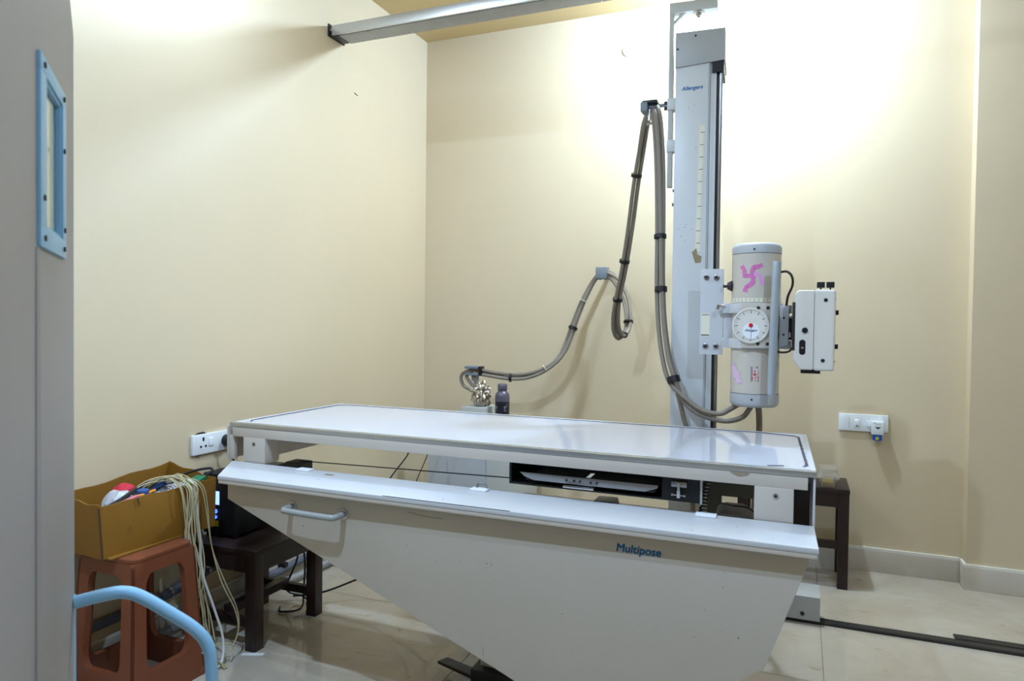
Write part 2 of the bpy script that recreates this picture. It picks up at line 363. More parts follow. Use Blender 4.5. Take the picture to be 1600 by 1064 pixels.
# hull-shaped front panel
pan = [(.176, .735), (.176, .658), (.632, .488), (1.270, .244), (1.50, .156), (1.56, .125), (1.66, .13), (1.76, .205), (1.93, .342)]
pan += [(1.985, .390), (2.004, .402), (2.014, .410), (2.019, .422), (2.086, .616), (2.126, .735)]
pl = -.194
panel = tp('front_panel', mk(prism, pan, lambda x, z: (x, pl, z), lambda x, z: (x, pl+.02, z)), M_panel, bevel=.002)
# dark edge trim line, scratches
b = bm_new(); tube(b, smooth_path([TM((.47, pl, .664)), TM((.47, pl-.035, .664)), TM((.475, pl-.052, .663)), TM((.49, pl-.058, .663)), TM((.58, pl-.060, .662)), TM((.665, pl-.058, .661)), TM((.68, pl-.052, .661)), TM((.685, pl-.035, .661)), TM((.685, pl, .661))], 4), .0105, 12)
hd = finish('handle', b, M_bluep if False else mat('handle_enamel', (152, 154, 152), rough=.3, var=.06, vscale=20, dirt=(120, 125, 125), dscale=60, dthr=.7), parent=tb)
for x, z in ((.47, .664), (.685, .661)):
    b = bm_new(); c = TM((x, pl-.0005, z)); lathe(b, c, [(.017, .001), (.017, -.003), (.012, -.004)], 16, 'y'); finish('mount_disc', b, M_alu, parent=hd)
o = TM((1.616, pl-.0004, .6655)); finish('lettering', text_on('Multipose', .126, o, TX, (0, 0, 1), shear=.12, bold=.045), M_txt2, parent=panel)
# scratch marks on the panel and shelf
def mark(pts, m, r=.0007, parent=panel):
    b = bm_new(); tube(b, smooth_path([TM(p) for p in pts], 4), r, 5); finish('scratch', b, m, parent=parent)
mark([(.93, pl-.0003, .697), (1.00, pl-.0003, .690), (1.06, pl-.0003, .690)], M_tape)
mark([(.86, -.2315, .7505), (1.02, -.2305, .7505), (1.30, -.228, .7505)], M_ink, .0009, shelf)
mark([(1.20, pl-.0003, .312), (1.205, pl-.0003, .30), (1.203, pl-.0003, .285)], M_tape)
for k in range(26):
    x = random.uniform(.4, 2.0); z = random.uniform(.42, .69)
    if z < .56-.37*(x-.4)+.08 or (x > 1.9 and z < .45): continue
    b = bm_new(); c = TM((x, pl-.0002, z)); cyl(b, c+Vector((0, .001, 0)), c-Vector((0, .0002, 0)), random.uniform(.0008, .0020), seg=7); finish('chip', b, M_tape if k % 3 else M_ink, parent=panel)
for k in range(16):
    x = random.uniform(.3, 2.08); y = random.uniform(-.2, -.03)
    b = bm_new(); c = TM((x, y, .7495)); cyl(b, c, c+Vector((0, 0, .0007)), random.uniform(.001, .0028), seg=7); finish('chip', b, M_grey if k % 2 else M_ink, parent=shelf)
b = bm_new(); prism(b, [(1.905, .884), (1.965, .884), (1.958, .874), (1.935, .868), (1.915, .875)], lambda x, z: (x, .003, z), lambda x, z: (x, .0012, z)); tp('rust_patch', b, mat('worn_rust', (150, 138, 118), rough=.8, var=.2, vscale=60))
# cassette tray assembly hung below the top
bh = tp('tray_housing', mk(box, 1.198, 1.206, .03, .50, .770, .846), M_blackm)
tp('housing_floor', mk(box, 1.206, 1.822, .03, .50, .770, .776), M_blackm, parent=bh)
tp('housing_back', mk(box, 1.206, 1.822, .30, .31, .776, .846), M_blackm, parent=bh)
tp('housing_end', mk(box, 1.708, 1.822, .028, .036, .772, .846), M_blackm, parent=bh)
tp('housing_side', mk(box, 1.822, 1.828, .026, .50, .768, .846), M_alu, parent=bh)
for x in (1.405, 1.535): 
    q = tp('inner_plate', mk(box, x-.06, x+.06, .285, .299, .815, .84), M_steel, parent=bh)
tray = [(1.248, .820), (1.700, .820), (1.700, .812), (1.660, .797), (1.300, .797), (1.268, .806)]
ty = tp('cassette_tray', mk(prism, tray, lambda x, z: (x, -.006, z), lambda x, z: (x, -.0035, z)), M_steel, bevel=.0008)
tp('tray_floor', mk(box, 1.27, 1.69, -.0035, .28, .7965, .7995), M_blackm, parent=ty)
tp('tray_grip', mk(prism, [(1.405, .795), (1.505, .795), (1.505, .789), (1.405, .789)], lambda x, z: (x, -.030, z), lambda x, z: (x, -.006, z)), M_chrome, parent=ty, bevel=.001)
for x in (1.41, 1.435, 1.455, 1.49, 1.51):
    b = bm_new(); lathe(b, (x, -.006, .808), [(.004, 0), (.004, -.003)], 10, 'y'); tp('bolt', b, M_dark, parent=ty)
tp('paper_slip', mk(prism, [(1.470, .819), (1.484, .819), (1.500, .834), (1.487, .834)], lambda x, z: (x, .010, z), lambda x, z: (x, .011, z)), M_paper, parent=ty)
kb = tp('clamp_knob', mk(box, 1.737, 1.783, .018, .028, .816, .832), M_steel, bevel=.001)
b = bm_new(); cyl(b, (1.76, .010, .832), (1.76, .010, .805), .004, .0045, 12); cyl(b, (1.76, .010, .808), (1.76, .010, .786), .006, .0062, 14); cyl(b, (1.741, .010, .794), (1.779, .010, .793), .0022, seg=10); cyl(b, (1.739, .010, .794), (1.743, .010, .794), .004, seg=10); cyl(b, (1.777, .010, .793), (1.781, .010, .793), .004, seg=10); box(b, 1.756, 1.764, .010, .02, .818, .828)
tp('clamp_screw', b, M_chrome, parent=kb)
b = bm_new(); hx = [(1.842-.017*t + .010*math.cos(t*2*math.pi*11), .06 + .010*math.sin(t*2*math.pi*11), .842-.118*t) for t in [i/150 for i in range(151)]]; tube(b, hx, .0028, 6); tp('coiled_cord', b, M_black)
b = bm_new(); tube(b, smooth_path([(1.835, .1, .765), (1.86, .2, .74), (1.90, .33, .702), (1.95, .34, .697), (1.99, .36, .66)]), .0025, 6); tp('thin_cord', b, M_black)
b = bm_new(); prism(b, [(1.825, .60), (1.845, .668), (1.87, .682), (1.93, .682), (1.985, .655), (1.985, .60)], lambda x, z: (x, .30, z), lambda x, z: (x, .46, z)); tp('motor_cover', b, M_grey, bevel=.006)
b = bm_new(); prism(b, [(1.37, .56), (1.375, .622), (1.385, .632), (1.46, .634), (1.47, .60), (1.47, .56)], lambda x, z: (x, .46, z), lambda x, z: (x, .55, z)); tp('base_cover', b, M_grey, bevel=.004)
b = bm_new(); box(b, .045, .135, .28, .36, .65, .697); tp('pulley_block', b, mat('dull_dark_grey', (78, 76, 72), rough=.6), bevel=.006)
b = bm_new(); tube(b, [(.10, .32, .698), (1.2, .32, .722)], .0022, 6); tp('drive_wire', b, M_black)
# pedestal and foot pedal
ped = tp('pedestal', mk(box, 1.05, 1.80, .14, .60, .0, .60), M_paint, bevel=.006)
tp('base_shoe', mk(box, 1.03, 1.82, .10, .64, .0, .075), M_blackm, parent=ped, bevel=.004)
b = bm_new(); hexa(b, [TXF.inverted() @ Vector(p) for p in ((-1.225, 2.302, .035), (-.99, 2.235, .028), (-.975, 2.285, .028), (-1.205, 2.345, .035), (-1.225, 2.302, .047), (-.99, 2.235, .045), (-.975, 2.285, .045), (-1.205, 2.345, .047))])
pd = tp('foot_pedal', b, M_dark, bevel=.004)
b = bm_new(); cyl(b, (-1.02, 2.26, .0), (-1.02, 2.26, .035), .02, seg=14); finish('pedal_hub', b, M_blackm, parent=pd)

# ------------------------------------------------------------------ column stand
CA = math.radians(3.0); CC = Vector((-.432, 3.21, 0))
CX = Matrix.Translation(CC) @ Matrix.Rotation(CA, 4, 'Z')
cs = thing('column_stand', 'tall blue-white steel column carrying the x-ray tube', 'column', tuple(CC))
def cp(name, bm, m, parent=cs, bevel=0., **k): return finish(name, bm, m, parent=parent, bevel=bevel, xf=CX, **k)
body = cp('column_body', mk(box, -.092, .052, -.100, .098, .10, 2.47), M_blue, bevel=.002)
cp('edge_strip', mk(box, .052, .079, -.090, .085, .10, 2.45), M_blue, bevel=.004)
cp('front_seam', mk(box, .0465, .0485, -.1008, -.09, .12, 2.44), M_clamp, parent=body)
cp('guide_rail', mk(box, .079, .094, -.078, .06, .10, 2.45), M_dark)
b = bm_new(); cyl(b, (.096, -.083, .10), (.096, -.083, 2.45), .0075, seg=12); cp('guide_rod', b, M_steel)
b = bm_new(); prism(b, [(-.094, 2.418), (.112, 2.432), (.112, 2.566), (-.094, 2.566)], lambda x, z: (x, -.108, z), lambda x, z: (x, .102, z)); cap = cp('column_cap', b, M_cap, bevel=.002)
cp('cap_underside', mk(box, .060, .108, -.10, .06, 2.385, 2.436), M_black)
for x, z in ((-.084, 2.495), (-.010, 2.545)):
    b = bm_new(); lathe(b, (x, -.108, z), [(.0045, 0), (.0045, -.002)], 10, 'y'); cp('screw', b, M_dark, parent=cap)
finish('lettering', text_on('Allengers', .090, CX @ Vector((-.066, -.1003, 2.318)), CX.to_3x3() @ Vector((1, 0, .035)), (0, 0, 1), shear=.25, bold=.03), M_txt, parent=body)
rl = cp('ruler', mk(hexa, [(.002, -.1012, 1.625), (.024, -.1012, 1.625), (.024, -.0998, 1.625), (.002, -.0998, 1.625), (.012, -.1012, 2.165), (.036, -.1012, 2.165), (.036, -.0998, 2.165), (.012, -.0998, 2.165)]), M_paper)
for k in range(46):
    z = 1.66+k*.0105; x1 = .024+.012*(z-1.625)/.54; ln = .019 if k % 5 == 0 else .007
    cp('ruler_tick', mk(box, x1-ln, x1-.001, -.1015, -.1011, z, z+(.0022 if k % 5 == 0 else .0012)), M_ink if k % 5 == 0 else M_grey, parent=rl)
b = bm_new(); prism(b, [(-.010, 1.622), (.008, 1.640), (.012, 1.612), (.030, 1.604), (.026, 1.578), (.004, 1.576)], lambda x, z: (x, -.1018, z), lambda x, z: (x, -.0995, z)); cp('brown_tape', b, M_tape)
for k in range(9):
    x = random.uniform(-.07, .0); z = random.gauss(1.73, .03) if k < 6 else random.uniform(1.9, 2.4)
    b = bm_new(); lathe(b, (x, -.0995, z), [(.0018, 0), (.0018, -.0008)], 7, 'y'); cp('chip', b, M_ink, parent=body)
# hanger bar at the back side
hb = cp('hanger_bar', mk(box, -.132, -.112, -.02, .02, 1.925, 2.735), M_gen2, bevel=.001)
cp('hanger_arm', mk(box, -.132, .073, -.022, .022, 2.690, 2.735), M_gen2, bevel=.001)
b = bm_new(); prism(b, [(-.112, 2.645), (-.112, 2.66), (-.078, 2.690), (-.062, 2.690)], lambda x, z: (x, -.012, z), lambda x, z: (x, .012, z)); cp('hanger_gusset', b, M_gen2)
b = bm_new(); lathe(b, (-.008, 0, 2.690), [(.024, 0), (.024, -.006), (.013, -.008), (.013, -.018), (.006, -.019), (.006, -.026)], 18); cp('hanger_bolt', b, M_chrome)
b = bm_new(); cyl(b, (-.008, 0, 2.735), (-.008, 0, 2.845), .018, seg=16); cp('hanger_stud', b, M_alu)
for z in (2.29, 2.105):
    cp('standoff', mk(box, -.136, -.092, -.026, .026, z-.026, z+.026), M_blue, bevel=.003)
for z in (2.30, 2.275):
    b = bm_new(); cyl(b, (-.136, -.01, z), (-.150, -.01, z), .008, seg=6); cp('bolt', b, M_dark)
b = bm_new(); lathe(b, (-.098, -.05, 1.90), [(.006, -.004), (.006, .006)], 10, 'x'); cp('side_bolt', b, M_dark)
b = bm_new(); lathe(b, (-.098, -.05, 1.84), [(.008, -.006), (.008, .006)], 10, 'x'); cp('side_bolt', b, M_steel)
# carriage on the floor rail
b = bm_new(); prism(b, [(3.335, .018), (3.335, .122), (3.375, .140), (3.46, .140), (3.46, .018)], lambda y, z: (-.95, y, z), lambda y, z: (.106, y, z))
car = finish('carriage', b, M_cap, parent=cs, bevel=.002)
b = bm_new(); lathe(b, (.035, 3.335, .045), [(.009, .001), (.009, -.003), (.004, -.006)], 12, 'y'); finish('carriage_bolt', b, M_dark, parent=car)
b = bm_new(); box(b, -.52, -.33, 3.14, 3.34, .02, .11); finish('column_foot', b, M_cap, parent=cs)

# ------------------------------------------------------------------ tube head
th = thing('xray_tube_head', 'pale x-ray tube housing with round dial beside the column', 'x-ray tube', (-.33, 3.0, .98))
def hp(name, bm, m, parent=th, bevel=0., **k): return finish(name, bm, m, parent=parent, bevel=bevel, **k)
plate = hp('mount_plate', mk(box, -.384, -.292, 2.995, 3.007, 1.188, 1.540), M_shelf, bevel=.002)
hp('mount_block', mk(box, -.375, -.335, 3.007, 3.112, 1.25, 1.48), M_alu)
for x, z in ((-.360, 1.506), (-.320, 1.504), (-.360, 1.222), (-.318, 1.222)):
    b = bm_new(); lathe(b, (x, 2.995, z), [(.0115, 0), (.0115, -.003), (.0085, -.004), (.0085, -.010)], 16, 'y'); q = hp('bolt', b, M_steel, parent=plate)
    b = bm_new(); lathe(b, (x, 2.985, z), [(.0045, .002), (.0045, -.0006)], 8, 'y'); hp('bolt_socket', b, M_black, parent=plate)
st = hp('label_sticker', mk(box, -.379, -.344, 2.9942, 2.9952, 1.262, 1.358), M_paper)
hp('print_line', mk(box, -.376, -.347, 2.9939, 2.9943, 1.349, 1.354), M_grey, parent=st)
hp('print_line', mk(box, -.378, -.346, 2.9939, 2.9943, 1.266, 1.270), M_ink, parent=st)
AX, AY, R = -.166, 3.0, .094
def ring(prof): 
    b = bm_new(); lathe(b, (AX, AY, 0), prof, 48); return b
hp('upper_housing', ring([(R, 1.40), (R, 1.592)]), M_housing)
hp('lower_housing', ring([(R-.001, 1.215), (R-.001, 1.040)][::-1]), M_housing)
hp('centre_housing', ring([(R-.004, 1.215), (R-.004, 1.40)]), M_housing)
tc = hp('upper_cap', ring([(R+.001, 1.594), (R+.001, 1.618), (R-.004, 1.628), (R-.016, 1.635), (R-.04, 1.637)]), M_gen)
lc = hp('lower_cap', ring([(R-.03, .984), (R-.012, .986), (R-.004, .992), (R, 1.002), (R, 1.038)]), M_gen)
for z, p in ((1.607, tc), (1.018, lc)):
    b = bm_new(); lathe(b, (AX-.004, AY-R, z), [(.004, .002), (.004, -.0015)], 10, 'y'); hp('screw', b, M_dark, parent=p)
sb = hp('scale_band', ring([(R+.0012, 1.400), (R+.0012, 1.417)]), M_paper)
for k in range(15):
    a = math.radians(-160+k*10); c = Vector((AX+(R+.0013)*math.cos(a), AY+(R+.0013)*math.sin(a), 1.409))
    cyl_b = bm_new(); cyl(cyl_b, c-Vector((0, 0, .005)), c+Vector((0, 0, .005)), .0007, seg=5); hp('scale_tick', cyl_b, M_ink, parent=sb)
# clamp bands with lug ends
for z0, z1 in ((1.358, 1.398), (1.218, 1.258)):
    pts = []
    for k in range(25):
        a = math.radians(-180+k*7.5); pts.append((AX+(R+.010)*math.cos(a), AY+(R+.010)*math.sin(a)))
    inner = [(AX+(R-.003)*math.cos(math.radians(-k*7.5)), AY+(R-.003)*math.sin(math.radians(-k*7.5))) for k in range(25)]
    b = bm_new(); prism(b, pts+inner, lambda x, y: (x, y, z0), lambda x, y: (x, y, z1)); bd = hp('clamp_band', b, M_shelf, bevel=.001)
    hp('band_lug', mk(box, -.292, AX-R, 2.975, 3.005, z0, z1), M_shelf, parent=bd, bevel=.002)
    hp('band_lug', mk(box, AX+R, -.030, 2.955, 2.985, z0, z1-.008), M_shelf, parent=bd, bevel=.002)
    for x in (-.150, -.115):
        b = bm_new(); lathe(b, (x, 2.890, (z0+z1)/2), [(.0065, .004), (.0065, -.004), (.004, -.005)], 12, 'y'); hp('bolt', b, M_dark, parent=bd)
hp('side_bracket', mk(box, -.291, AX-R+.004, 2.998, 3.012, 1.23, 1.39), M_shelf, bevel=.002)
# dial plate
b = bm_new(); prism(b, [(-.215, 1.222), (-.105, 1.222), (-.088, 1.250), (-.088, 1.370), (-.105, 1.396), (-.215, 1.396)], lambda x, z: (x, 2.888, z), lambda x, z: (x, 2.912, z)); dp = hp('dial_plate', b, M_housing, bevel=.003)
DC = Vector((-.176, 2.888, 1.308))
b = bm_new(); lathe(b, DC, [(.0690, 0), (.0690, -.010), (.0665, -.012), (.0635, -.012), (.062, -.0085)], 48, 'y'); dial = hp('dial', b, M_col)
b = bm_new(); lathe(b, DC, [(.0625, -.008), (.0625, -.0092)], 40, 'y'); hp('dial_face', b, M_col, parent=dial)
for k in range(48):
    a = 2*math.pi*k/48; r0, r1 = (.048, .060) if k % 4 == 0 else (.052, .060)
    q = bm_new(); d = Vector((math.cos(a), 0, math.sin(a))); cyl(q, DC+d*r0+Vector((0, -.0093, 0)), DC+d*r1+Vector((0, -.0093, 0)), .0006 if k % 4 else .0012, seg=5); hp('dial_tick', q, M_ink if k % 4 == 0 else M_grey, parent=dial)
DI = DC+Vector((.001, 0, -.020))
b = bm_new(); lathe(b, DI, [(.031, -.0092), (.031, -.0105)], 32, 'y'); hp('dial_disc', b, M_swplate, parent=dial)
b = bm_new(); lathe(b, DC+Vector((0, 0, .002)), [(.0078, -.0100), (.0078, -.014), (.006, -.0155)], 18, 'y'); hp('red_centre', b, M_red, parent=dial)
hp('pointer', mk(box, DC.x+.0002, DC.x+.0022, DC.y-.0112, DC.y-.0104, DC.z-.048, DC.z-.004), M_red if False else M_grey, parent=dial)
finish('lettering', text_on('Allengers', .046, DC+Vector((-.022, -.0106, -.022)), (1, 0, 0), (0, 0, 1), shear=.25, bold=.03), M_txt, parent=dial)
# pull bar
b = bm_new(); cyl(b, (-.097, 2.855, 1.046), (-.085, 2.850, 1.552), .0155, seg=20); br = hp('pull_bar', b, mat('grey_blue_bar', (168, 176, 182), rough=.35, metal=.3), bevel=.002)
hp('bar_stem', mk(box, -.100, -.084, 2.855, 2.91, 1.29, 1.32), M_alu, parent=br)
# rod and chrome lever towards the plate
b = bm_new(); cyl(b, (-.292, 2.975, 1.468), (-.262, 2.975, 1.468), .007, seg=12); cyl(b, (-.275, 2.975, 1.468), (-.258, 2.975, 1.468), .013, .022, seg=16); hp('rod', b, M_dark)
b = bm_new(); cyl(b, (-.314, 2.965, 1.388), (-.283, 2.970, 1.386), .0055, seg=12); lathe(b, (-.310, 2.960, 1.377), [(.003, -.006), (.009, -.003), (.009, .003), (.003, .006)], 14); hp('chrome_lever', b, M_chrome)
# pink painted marks (strokes wrapped on the cylinder)
def on_cyl(x, z, lift=.0006, r=R):
    dx = max(-.09, min(.09, x-AX)); return Vector((AX+dx, AY-math.sqrt(max(0, (r+lift)**2-dx*dx)), z))
def stroke(pts, w, m, name='painted_stroke', r=R, parent=th):
    n = 5; P = []
    for (x0, z0), (x1, z1) in zip(pts, pts[1:]):
        P += [(x0+(x1-x0)*k/n, z0+(z1-z0)*k/n) for k in range(n)]
    P.append(pts[-1]); b = bm_new(); A = []
    for i, (x, z) in enumerate(P):
        x1, z1 = P[min(i+1, len(P)-1)]; x0, z0 = P[max(i-1, 0)]; d = Vector((x1-x0, z1-z0)).normalized(); q = Vector((-d.y, d.x))*w*(.85+.3*random.random())
        A.append([b.verts.new(on_cyl(x+q.x, z+q.y, h, r)) for h in (.0007, -.001)]+[b.verts.new(on_cyl(x-q.x, z-q.y, h, r)) for h in (.0007, -.001)])
    for a, c in zip(A, A[1:]): b.faces.new((a[0], a[2], c[2], c[0]))
    for a, c in zip(A, A[1:]):
        b.faces.new((a[0], c[0], c[1], a[1])); b.faces.new((a[2], a[3], c[3], c[2]))
    hp(name, b, m, parent=parent)
def zpx(px, pz): return (-.166+(px-1181.5)*.00258, 1.306-(pz-510)*.00258)
def S(pts, w, m): stroke([zpx(*p) for p in pts], w, m)
S([(1161.5, 418), (1166, 425), (1166, 433), (1174, 433.5), (1180, 431)], .0082, M_pink)
S([(1180, 431), (1188, 432), (1191, 440), (1194, 447)], .0075, mat('pale_pink_powder', (220, 158, 205), rough=.9, var=.2, vscale=60))
S([(1192, 417), (1186, 420), (1179, 421), (1177.5, 428), (1179, 434), (1179, 443), (1174, 448), (1169, 450), (1167, 458)], .0088, M_pink)
S([(1150, 568), (1155, 582), (1162, 598)], .010, M_pink2); S([(1152, 590), (1160, 580)], .010, M_pink2)
# warning sticker on the lower housing
stroke([zpx(1183, 571), zpx(1184, 594)], .014, mat('worn_grey_sticker', (150, 140, 132), rough=.7, var=.2, vscale=80), 'worn_sticker', R-.001)
stroke([zpx(1184.5, 574), zpx(1185, 592)], .010, mat('pale_sticker', (214, 196, 190), rough=.7), 'pale_sticker', R-.0002)
stroke([zpx(1184, 576), zpx(1184, 584)], .0016, M_red, 'red_arrow', R+.0004); stroke([zpx(1181, 582), zpx(1184, 585), zpx(1187, 582)], .0014, M_red, 'red_arrow', R+.0004)
for x in (1181, 1185, 1189): stroke([zpx(x, 587), zpx(x, 591)], .0012, M_red, 'red_letter', R+.0004)
stroke([zpx(1185, 587), zpx(1189, 587)], .0010, M_red, 'red_letter', R+.0004)
# neck and collimator
b = bm_new(); prism(b, [(-.075, 1.225), (-.04, 1.235), (-.04, 1.375), (-.075, 1.385)], lambda x, z: (x, 2.935, z), lambda x, z: (x, 3.065, z)); nk = hp('neck', b, M_cap, bevel=.004)
for z in (1.34, 1.275):
    b = bm_new(); lathe(b, (-.058, 2.935, z), [(.004, .002), (.004, -.002)], 10, 'y'); hp('screw', b, M_dark, parent=nk)
b = bm_new(); cyl(b, (-.042, 3.0, 1.30), (-.026, 3.0, 1.30), .045, .052, 24); hp('neck_ring', b, M_chrome)
b = bm_new(); cyl(b, (-.034, 2.945, 1.264), (-.034, 2.945, 1.284), .009, seg=12); hp('ring_screw', b, M_chrome)
hp('flange_plate', mk(box, -.028, -.016, 2.905, 3.09, 1.215, 1.40), M_dark, bevel=.002)
b = bm_new(); prism(b, [(-.022, 1.180), (.004, 1.142), (.050, 1.142), (.050, 1.446), (-.008, 1.446), (-.022, 1.430)], lambda x, z: (x, 2.905, z), lambda x, z: (x, 3.085, z)); cb = hp('collimator_rear', b, M_col, bevel=.007, seg=3)
b = bm_new(); prism(b, [(.050, 1.140), (.122, 1.140), (.124, 1.446), (.050, 1.448)], lambda x, z: (x, 2.895, z), lambda x, z: (x, 3.095, z)); cf = hp('collimator_front', b, M_col, bevel=.012, seg=4)
hp('collimator_base', mk(box, .006, .075, 2.92, 3.07, 1.128, 1.141), M_black)
for x in (.072, .106):
    b = bm_new(); cyl(b, (x, 2.98, 1.446), (x, 2.98, 1.460), .003, seg=8); box(b, x-.014, x+.014, 2.966, 2.994, 1.458, 1.480); hp('top_knob', b, M_black, parent=cf, bevel=.001)
for z in (1.362, 1.232):
    hp('side_knob', mk(box, .1235, .136, 2.955, 2.977, z-.009, z+.009), M_black, parent=cf, bevel=.001)
for x, z in ((.088, 1.408), (.082, 1.180)):
    b = bm_new(); lathe(b, (x, 2.895, z), [(.0068, .003), (.0068, -.003), (.004, -.004)], 14, 'y'); hp('screw', b, M_black, parent=cf)
b = bm_new(); lathe(b, (.018, 2.905, 1.293), [(.0105, .003), (.0105, -.006), (.008, -.008)], 16, 'y'); hp('black_knob', b, M_black, parent=cb)
b = bm_new(); prism(b, rrect(.022, .058, .0109, 6, .010, 1.228), lambda x, z: (x, 2.9042, z), lambda x, z: (x, 2.907, z)); hp('lever_slot', b, M_black, parent=cb)
b = bm_new(); lathe(b, (.010, 2.904, 1.226), [(.005, 0), (.006, -.006), (.004, -.011)], 12, 'y'); hp('lever_ball', b, M_chrome, parent=cb)
for z in (1.414, 1.174):
    b = bm_new(); lathe(b, (.123, 2.96, z), [(.0035, 0), (.0035, .004)], 8, 'x'); hp('screw', b, M_dark, parent=cf)
b = bm_new(); tube(b, smooth_path([(-.075, 2.955, 1.520), (-.050, 2.945, 1.520), (-.032, 2.94, 1.500), (-.030, 2.94, 1.465), (-.045, 2.94, 1.425), (-.05, 2.95, 1.39)]), .0048, 8); hp('black_lead', b, M_black)
b = bm_new(); tube(b, smooth_path([(-.02, 2.94, 1.235), (-.035, 2.93, 1.212), (-.06, 2.92, 1.206), (-.09, 2.925, 1.21)]), .004, 8); hp('black_lead', b, M_black)

# ------------------------------------------------------------------ cable bundle and clamps
main = [(-1.80, 3.86, 1.018), (-1.70, 3.88, 1.00), (-1.60, 3.90, .985), (-1.50, 3.93, .995), (-1.40, 3.96, 1.04), (-1.315, 4.0, 1.12), (-1.275, 4.03, 1.22), (-1.245, 4.05, 1.33), (-1.20, 4.06, 1.45), (-1.145, 4.07, 1.56), (-1.095, 4.07, 1.612),
        (-1.025, 4.06, 1.595), (-0.968, 4.03, 1.537), (-0.922, 4.00, 1.446), (-0.900, 3.96, 1.347), (-0.904, 3.92, 1.274), (-0.925, 3.87, 1.242), (-0.939, 3.82, 1.284), (-0.931, 3.77, 1.368), (-0.906, 3.72, 1.464),
        (-0.866, 3.66, 1.602), (-0.825, 3.60, 1.795), (-0.781, 3.52, 2.007), (-0.738, 3.44, 2.161), (-0.696, 3.35, 2.272), (-0.650, 3.28, 2.308),
        (-.625, 3.24, 2.26), (-.605, 3.21, 2.10), (-.592, 3.18, 1.90), (-.582, 3.15, 1.70), (-.572, 3.12, 1.50), (-.555, 3.09, 1.32), (-.528, 3.06, 1.17), (-.495, 3.04, 1.075)]
ends = [
    [(-.44, 3.02, 1.00), (-.37, 3.005, .955), (-.30, 3.0, .945), (-.26, 3.0, .965), (-.225, 3.0, .988)],
    [(-.45, 3.04, .985), (-.38, 3.02, .935), (-.28, 3.01, .915), (-.21, 3.01, .935), (-.175, 3.0, .985)],
    [(-.475, 3.05, 1.01), (-.455, 3.06, .92), (-.435, 3.07, .84), (-.42, 3.08, .70), (-.41, 3.09, .5)],
]
starts = [
    [(-1.80, 3.83, .80), (-1.79, 3.83, .87), (-1.83, 3.83, .905), (-1.885, 3.84, .93), (-1.905, 3.85, .985), (-1.870, 3.86, 1.015)],
    [(-1.785, 3.84, .80), (-1.80, 3.84, .90), (-1.84, 3.84, .95), (-1.868, 3.85, .985), (-1.845, 3.86, 1.012)],
    [(-1.765, 3.85, .80), (-1.775, 3.85, .90), (-1.80, 3.85, .95), (-1.825, 3.855, .99), (-1.815, 3.86, 1.012)],
]
cbun = thing('cable_bundle', 'grey high-voltage cables looping from the cabinet up to the tube', 'cable', (-.9, 3.8, .8))
def offs(i, k, n):
    spread = .0135; a = 2*math.pi*k/3 + i*.10
    q = .5 + .9*abs(math.sin(i*.55+k))*(1 if 2 <= i <= 6 else .45)
    return Vector((math.cos(a)*spread*(q+.4), math.sin(a)*spread*.7, math.sin(a+1)*spread*(q+.2)))
mids = []
for k in range(3):
    pts = [Vector(p) for p in starts[k]] + [Vector(p)+offs(i, k, len(main)) for i, p in enumerate(main)] + [Vector(p) for p in ends[k]]
    b = bm_new(); tube(b, smooth_path(pts, 5), .0105, 8); finish('cable', b, M_cable, parent=cbun)
b = bm_new(); tube(b, smooth_path([(-.150, 3.0, .99), (-.146, 3.02, .94), (-.146, 3.05, .85), (-.15, 3.08, .70), (-.17, 3.1, .45)]), .0125, 10); finish('hose', b, M_cable, parent=cbun)
for i, hgt in ((2, .012), (6.6, .014), (14.3, .008), (15.6, .008), (18.8, .012), (20.2, .014), (22.3, .014), (29, .014), (30.2, .018), (33, .022)):
    i0 = int(i); fr = i-i0; p = Vector(main[i0]).lerp(Vector(main[min(i0+1, len(main)-1)]), fr); d = (Vector(main[min(i0+1, len(main)-1)])-Vector(main[max(i0-1, 0)])).normalized()
    b = bm_new(); cyl(b, p-d*hgt*.6, p+d*hgt*.6, .0275, seg=14); finish('cable_tie', b, M_black, parent=cbun)
for i in (4, 8):   # thin pale ties
    p = Vector(main[i]); d = (Vector(main[i+1])-Vector(main[i-1])).normalized(); b = bm_new(); cyl(b, p-d*.002, p+d*.002, .028, seg=12); finish('thin_tie', b, M_paper, parent=cbun)
# clamps
c = Vector((-1.09, 4.07, 1.612))
t = thing('cable_clamp', 'grey plastic cable clamp on the back wall at the top of the arc', 'clamp', (c.x, YB, c.z), 'cable clamps')
b = bm_new(); box(b, c.x-.032, c.x+.034, c.y-.036, c.y-.014, c.z-.034, c.z+.034); finish('front_half', b, M_clamp, parent=t, bevel=.004)
b = bm_new(); box(b, c.x-.030, c.x+.034, c.y+.016, c.y+.038, c.z-.034, c.z+.036); finish('rear_half', b, M_clamp, parent=t, bevel=.004)
for sx in (-.018, .018):
    for sz in (-.034, .032):
        b = bm_new(); cyl(b, (c.x+sx, c.y-.030, c.z+sz), (c.x+sx, c.y+.030, c.z+sz), .004, seg=8); finish('bolt', b, M_dark, parent=t)
b = bm_new(); cyl(b, (c.x+.004, c.y+.038, c.z), (c.x+.004, YB, c.z), .014, seg=14); finish('stem', b, M_clamp, parent=t)
c = Vector((-1.828, 3.86, 1.018))
t = thing('cable_clamp', 'grey cable clamp on a post above the foil wrapped lump', 'clamp', (c.x, c.y, .64), 'cable clamps')
b = bm_new(); box(b, c.x-.045, c.x+.045, c.y-.034, c.y+.034, c.z+.014, c.z+.030); finish('upper_half', b, M_clamp, parent=t, bevel=.005)
b = bm_new(); box(b, c.x-.045, c.x+.045, c.y-.034, c.y+.034, c.z-.026, c.z-.012); finish('lower_half', b, M_clamp, parent=t, bevel=.004)
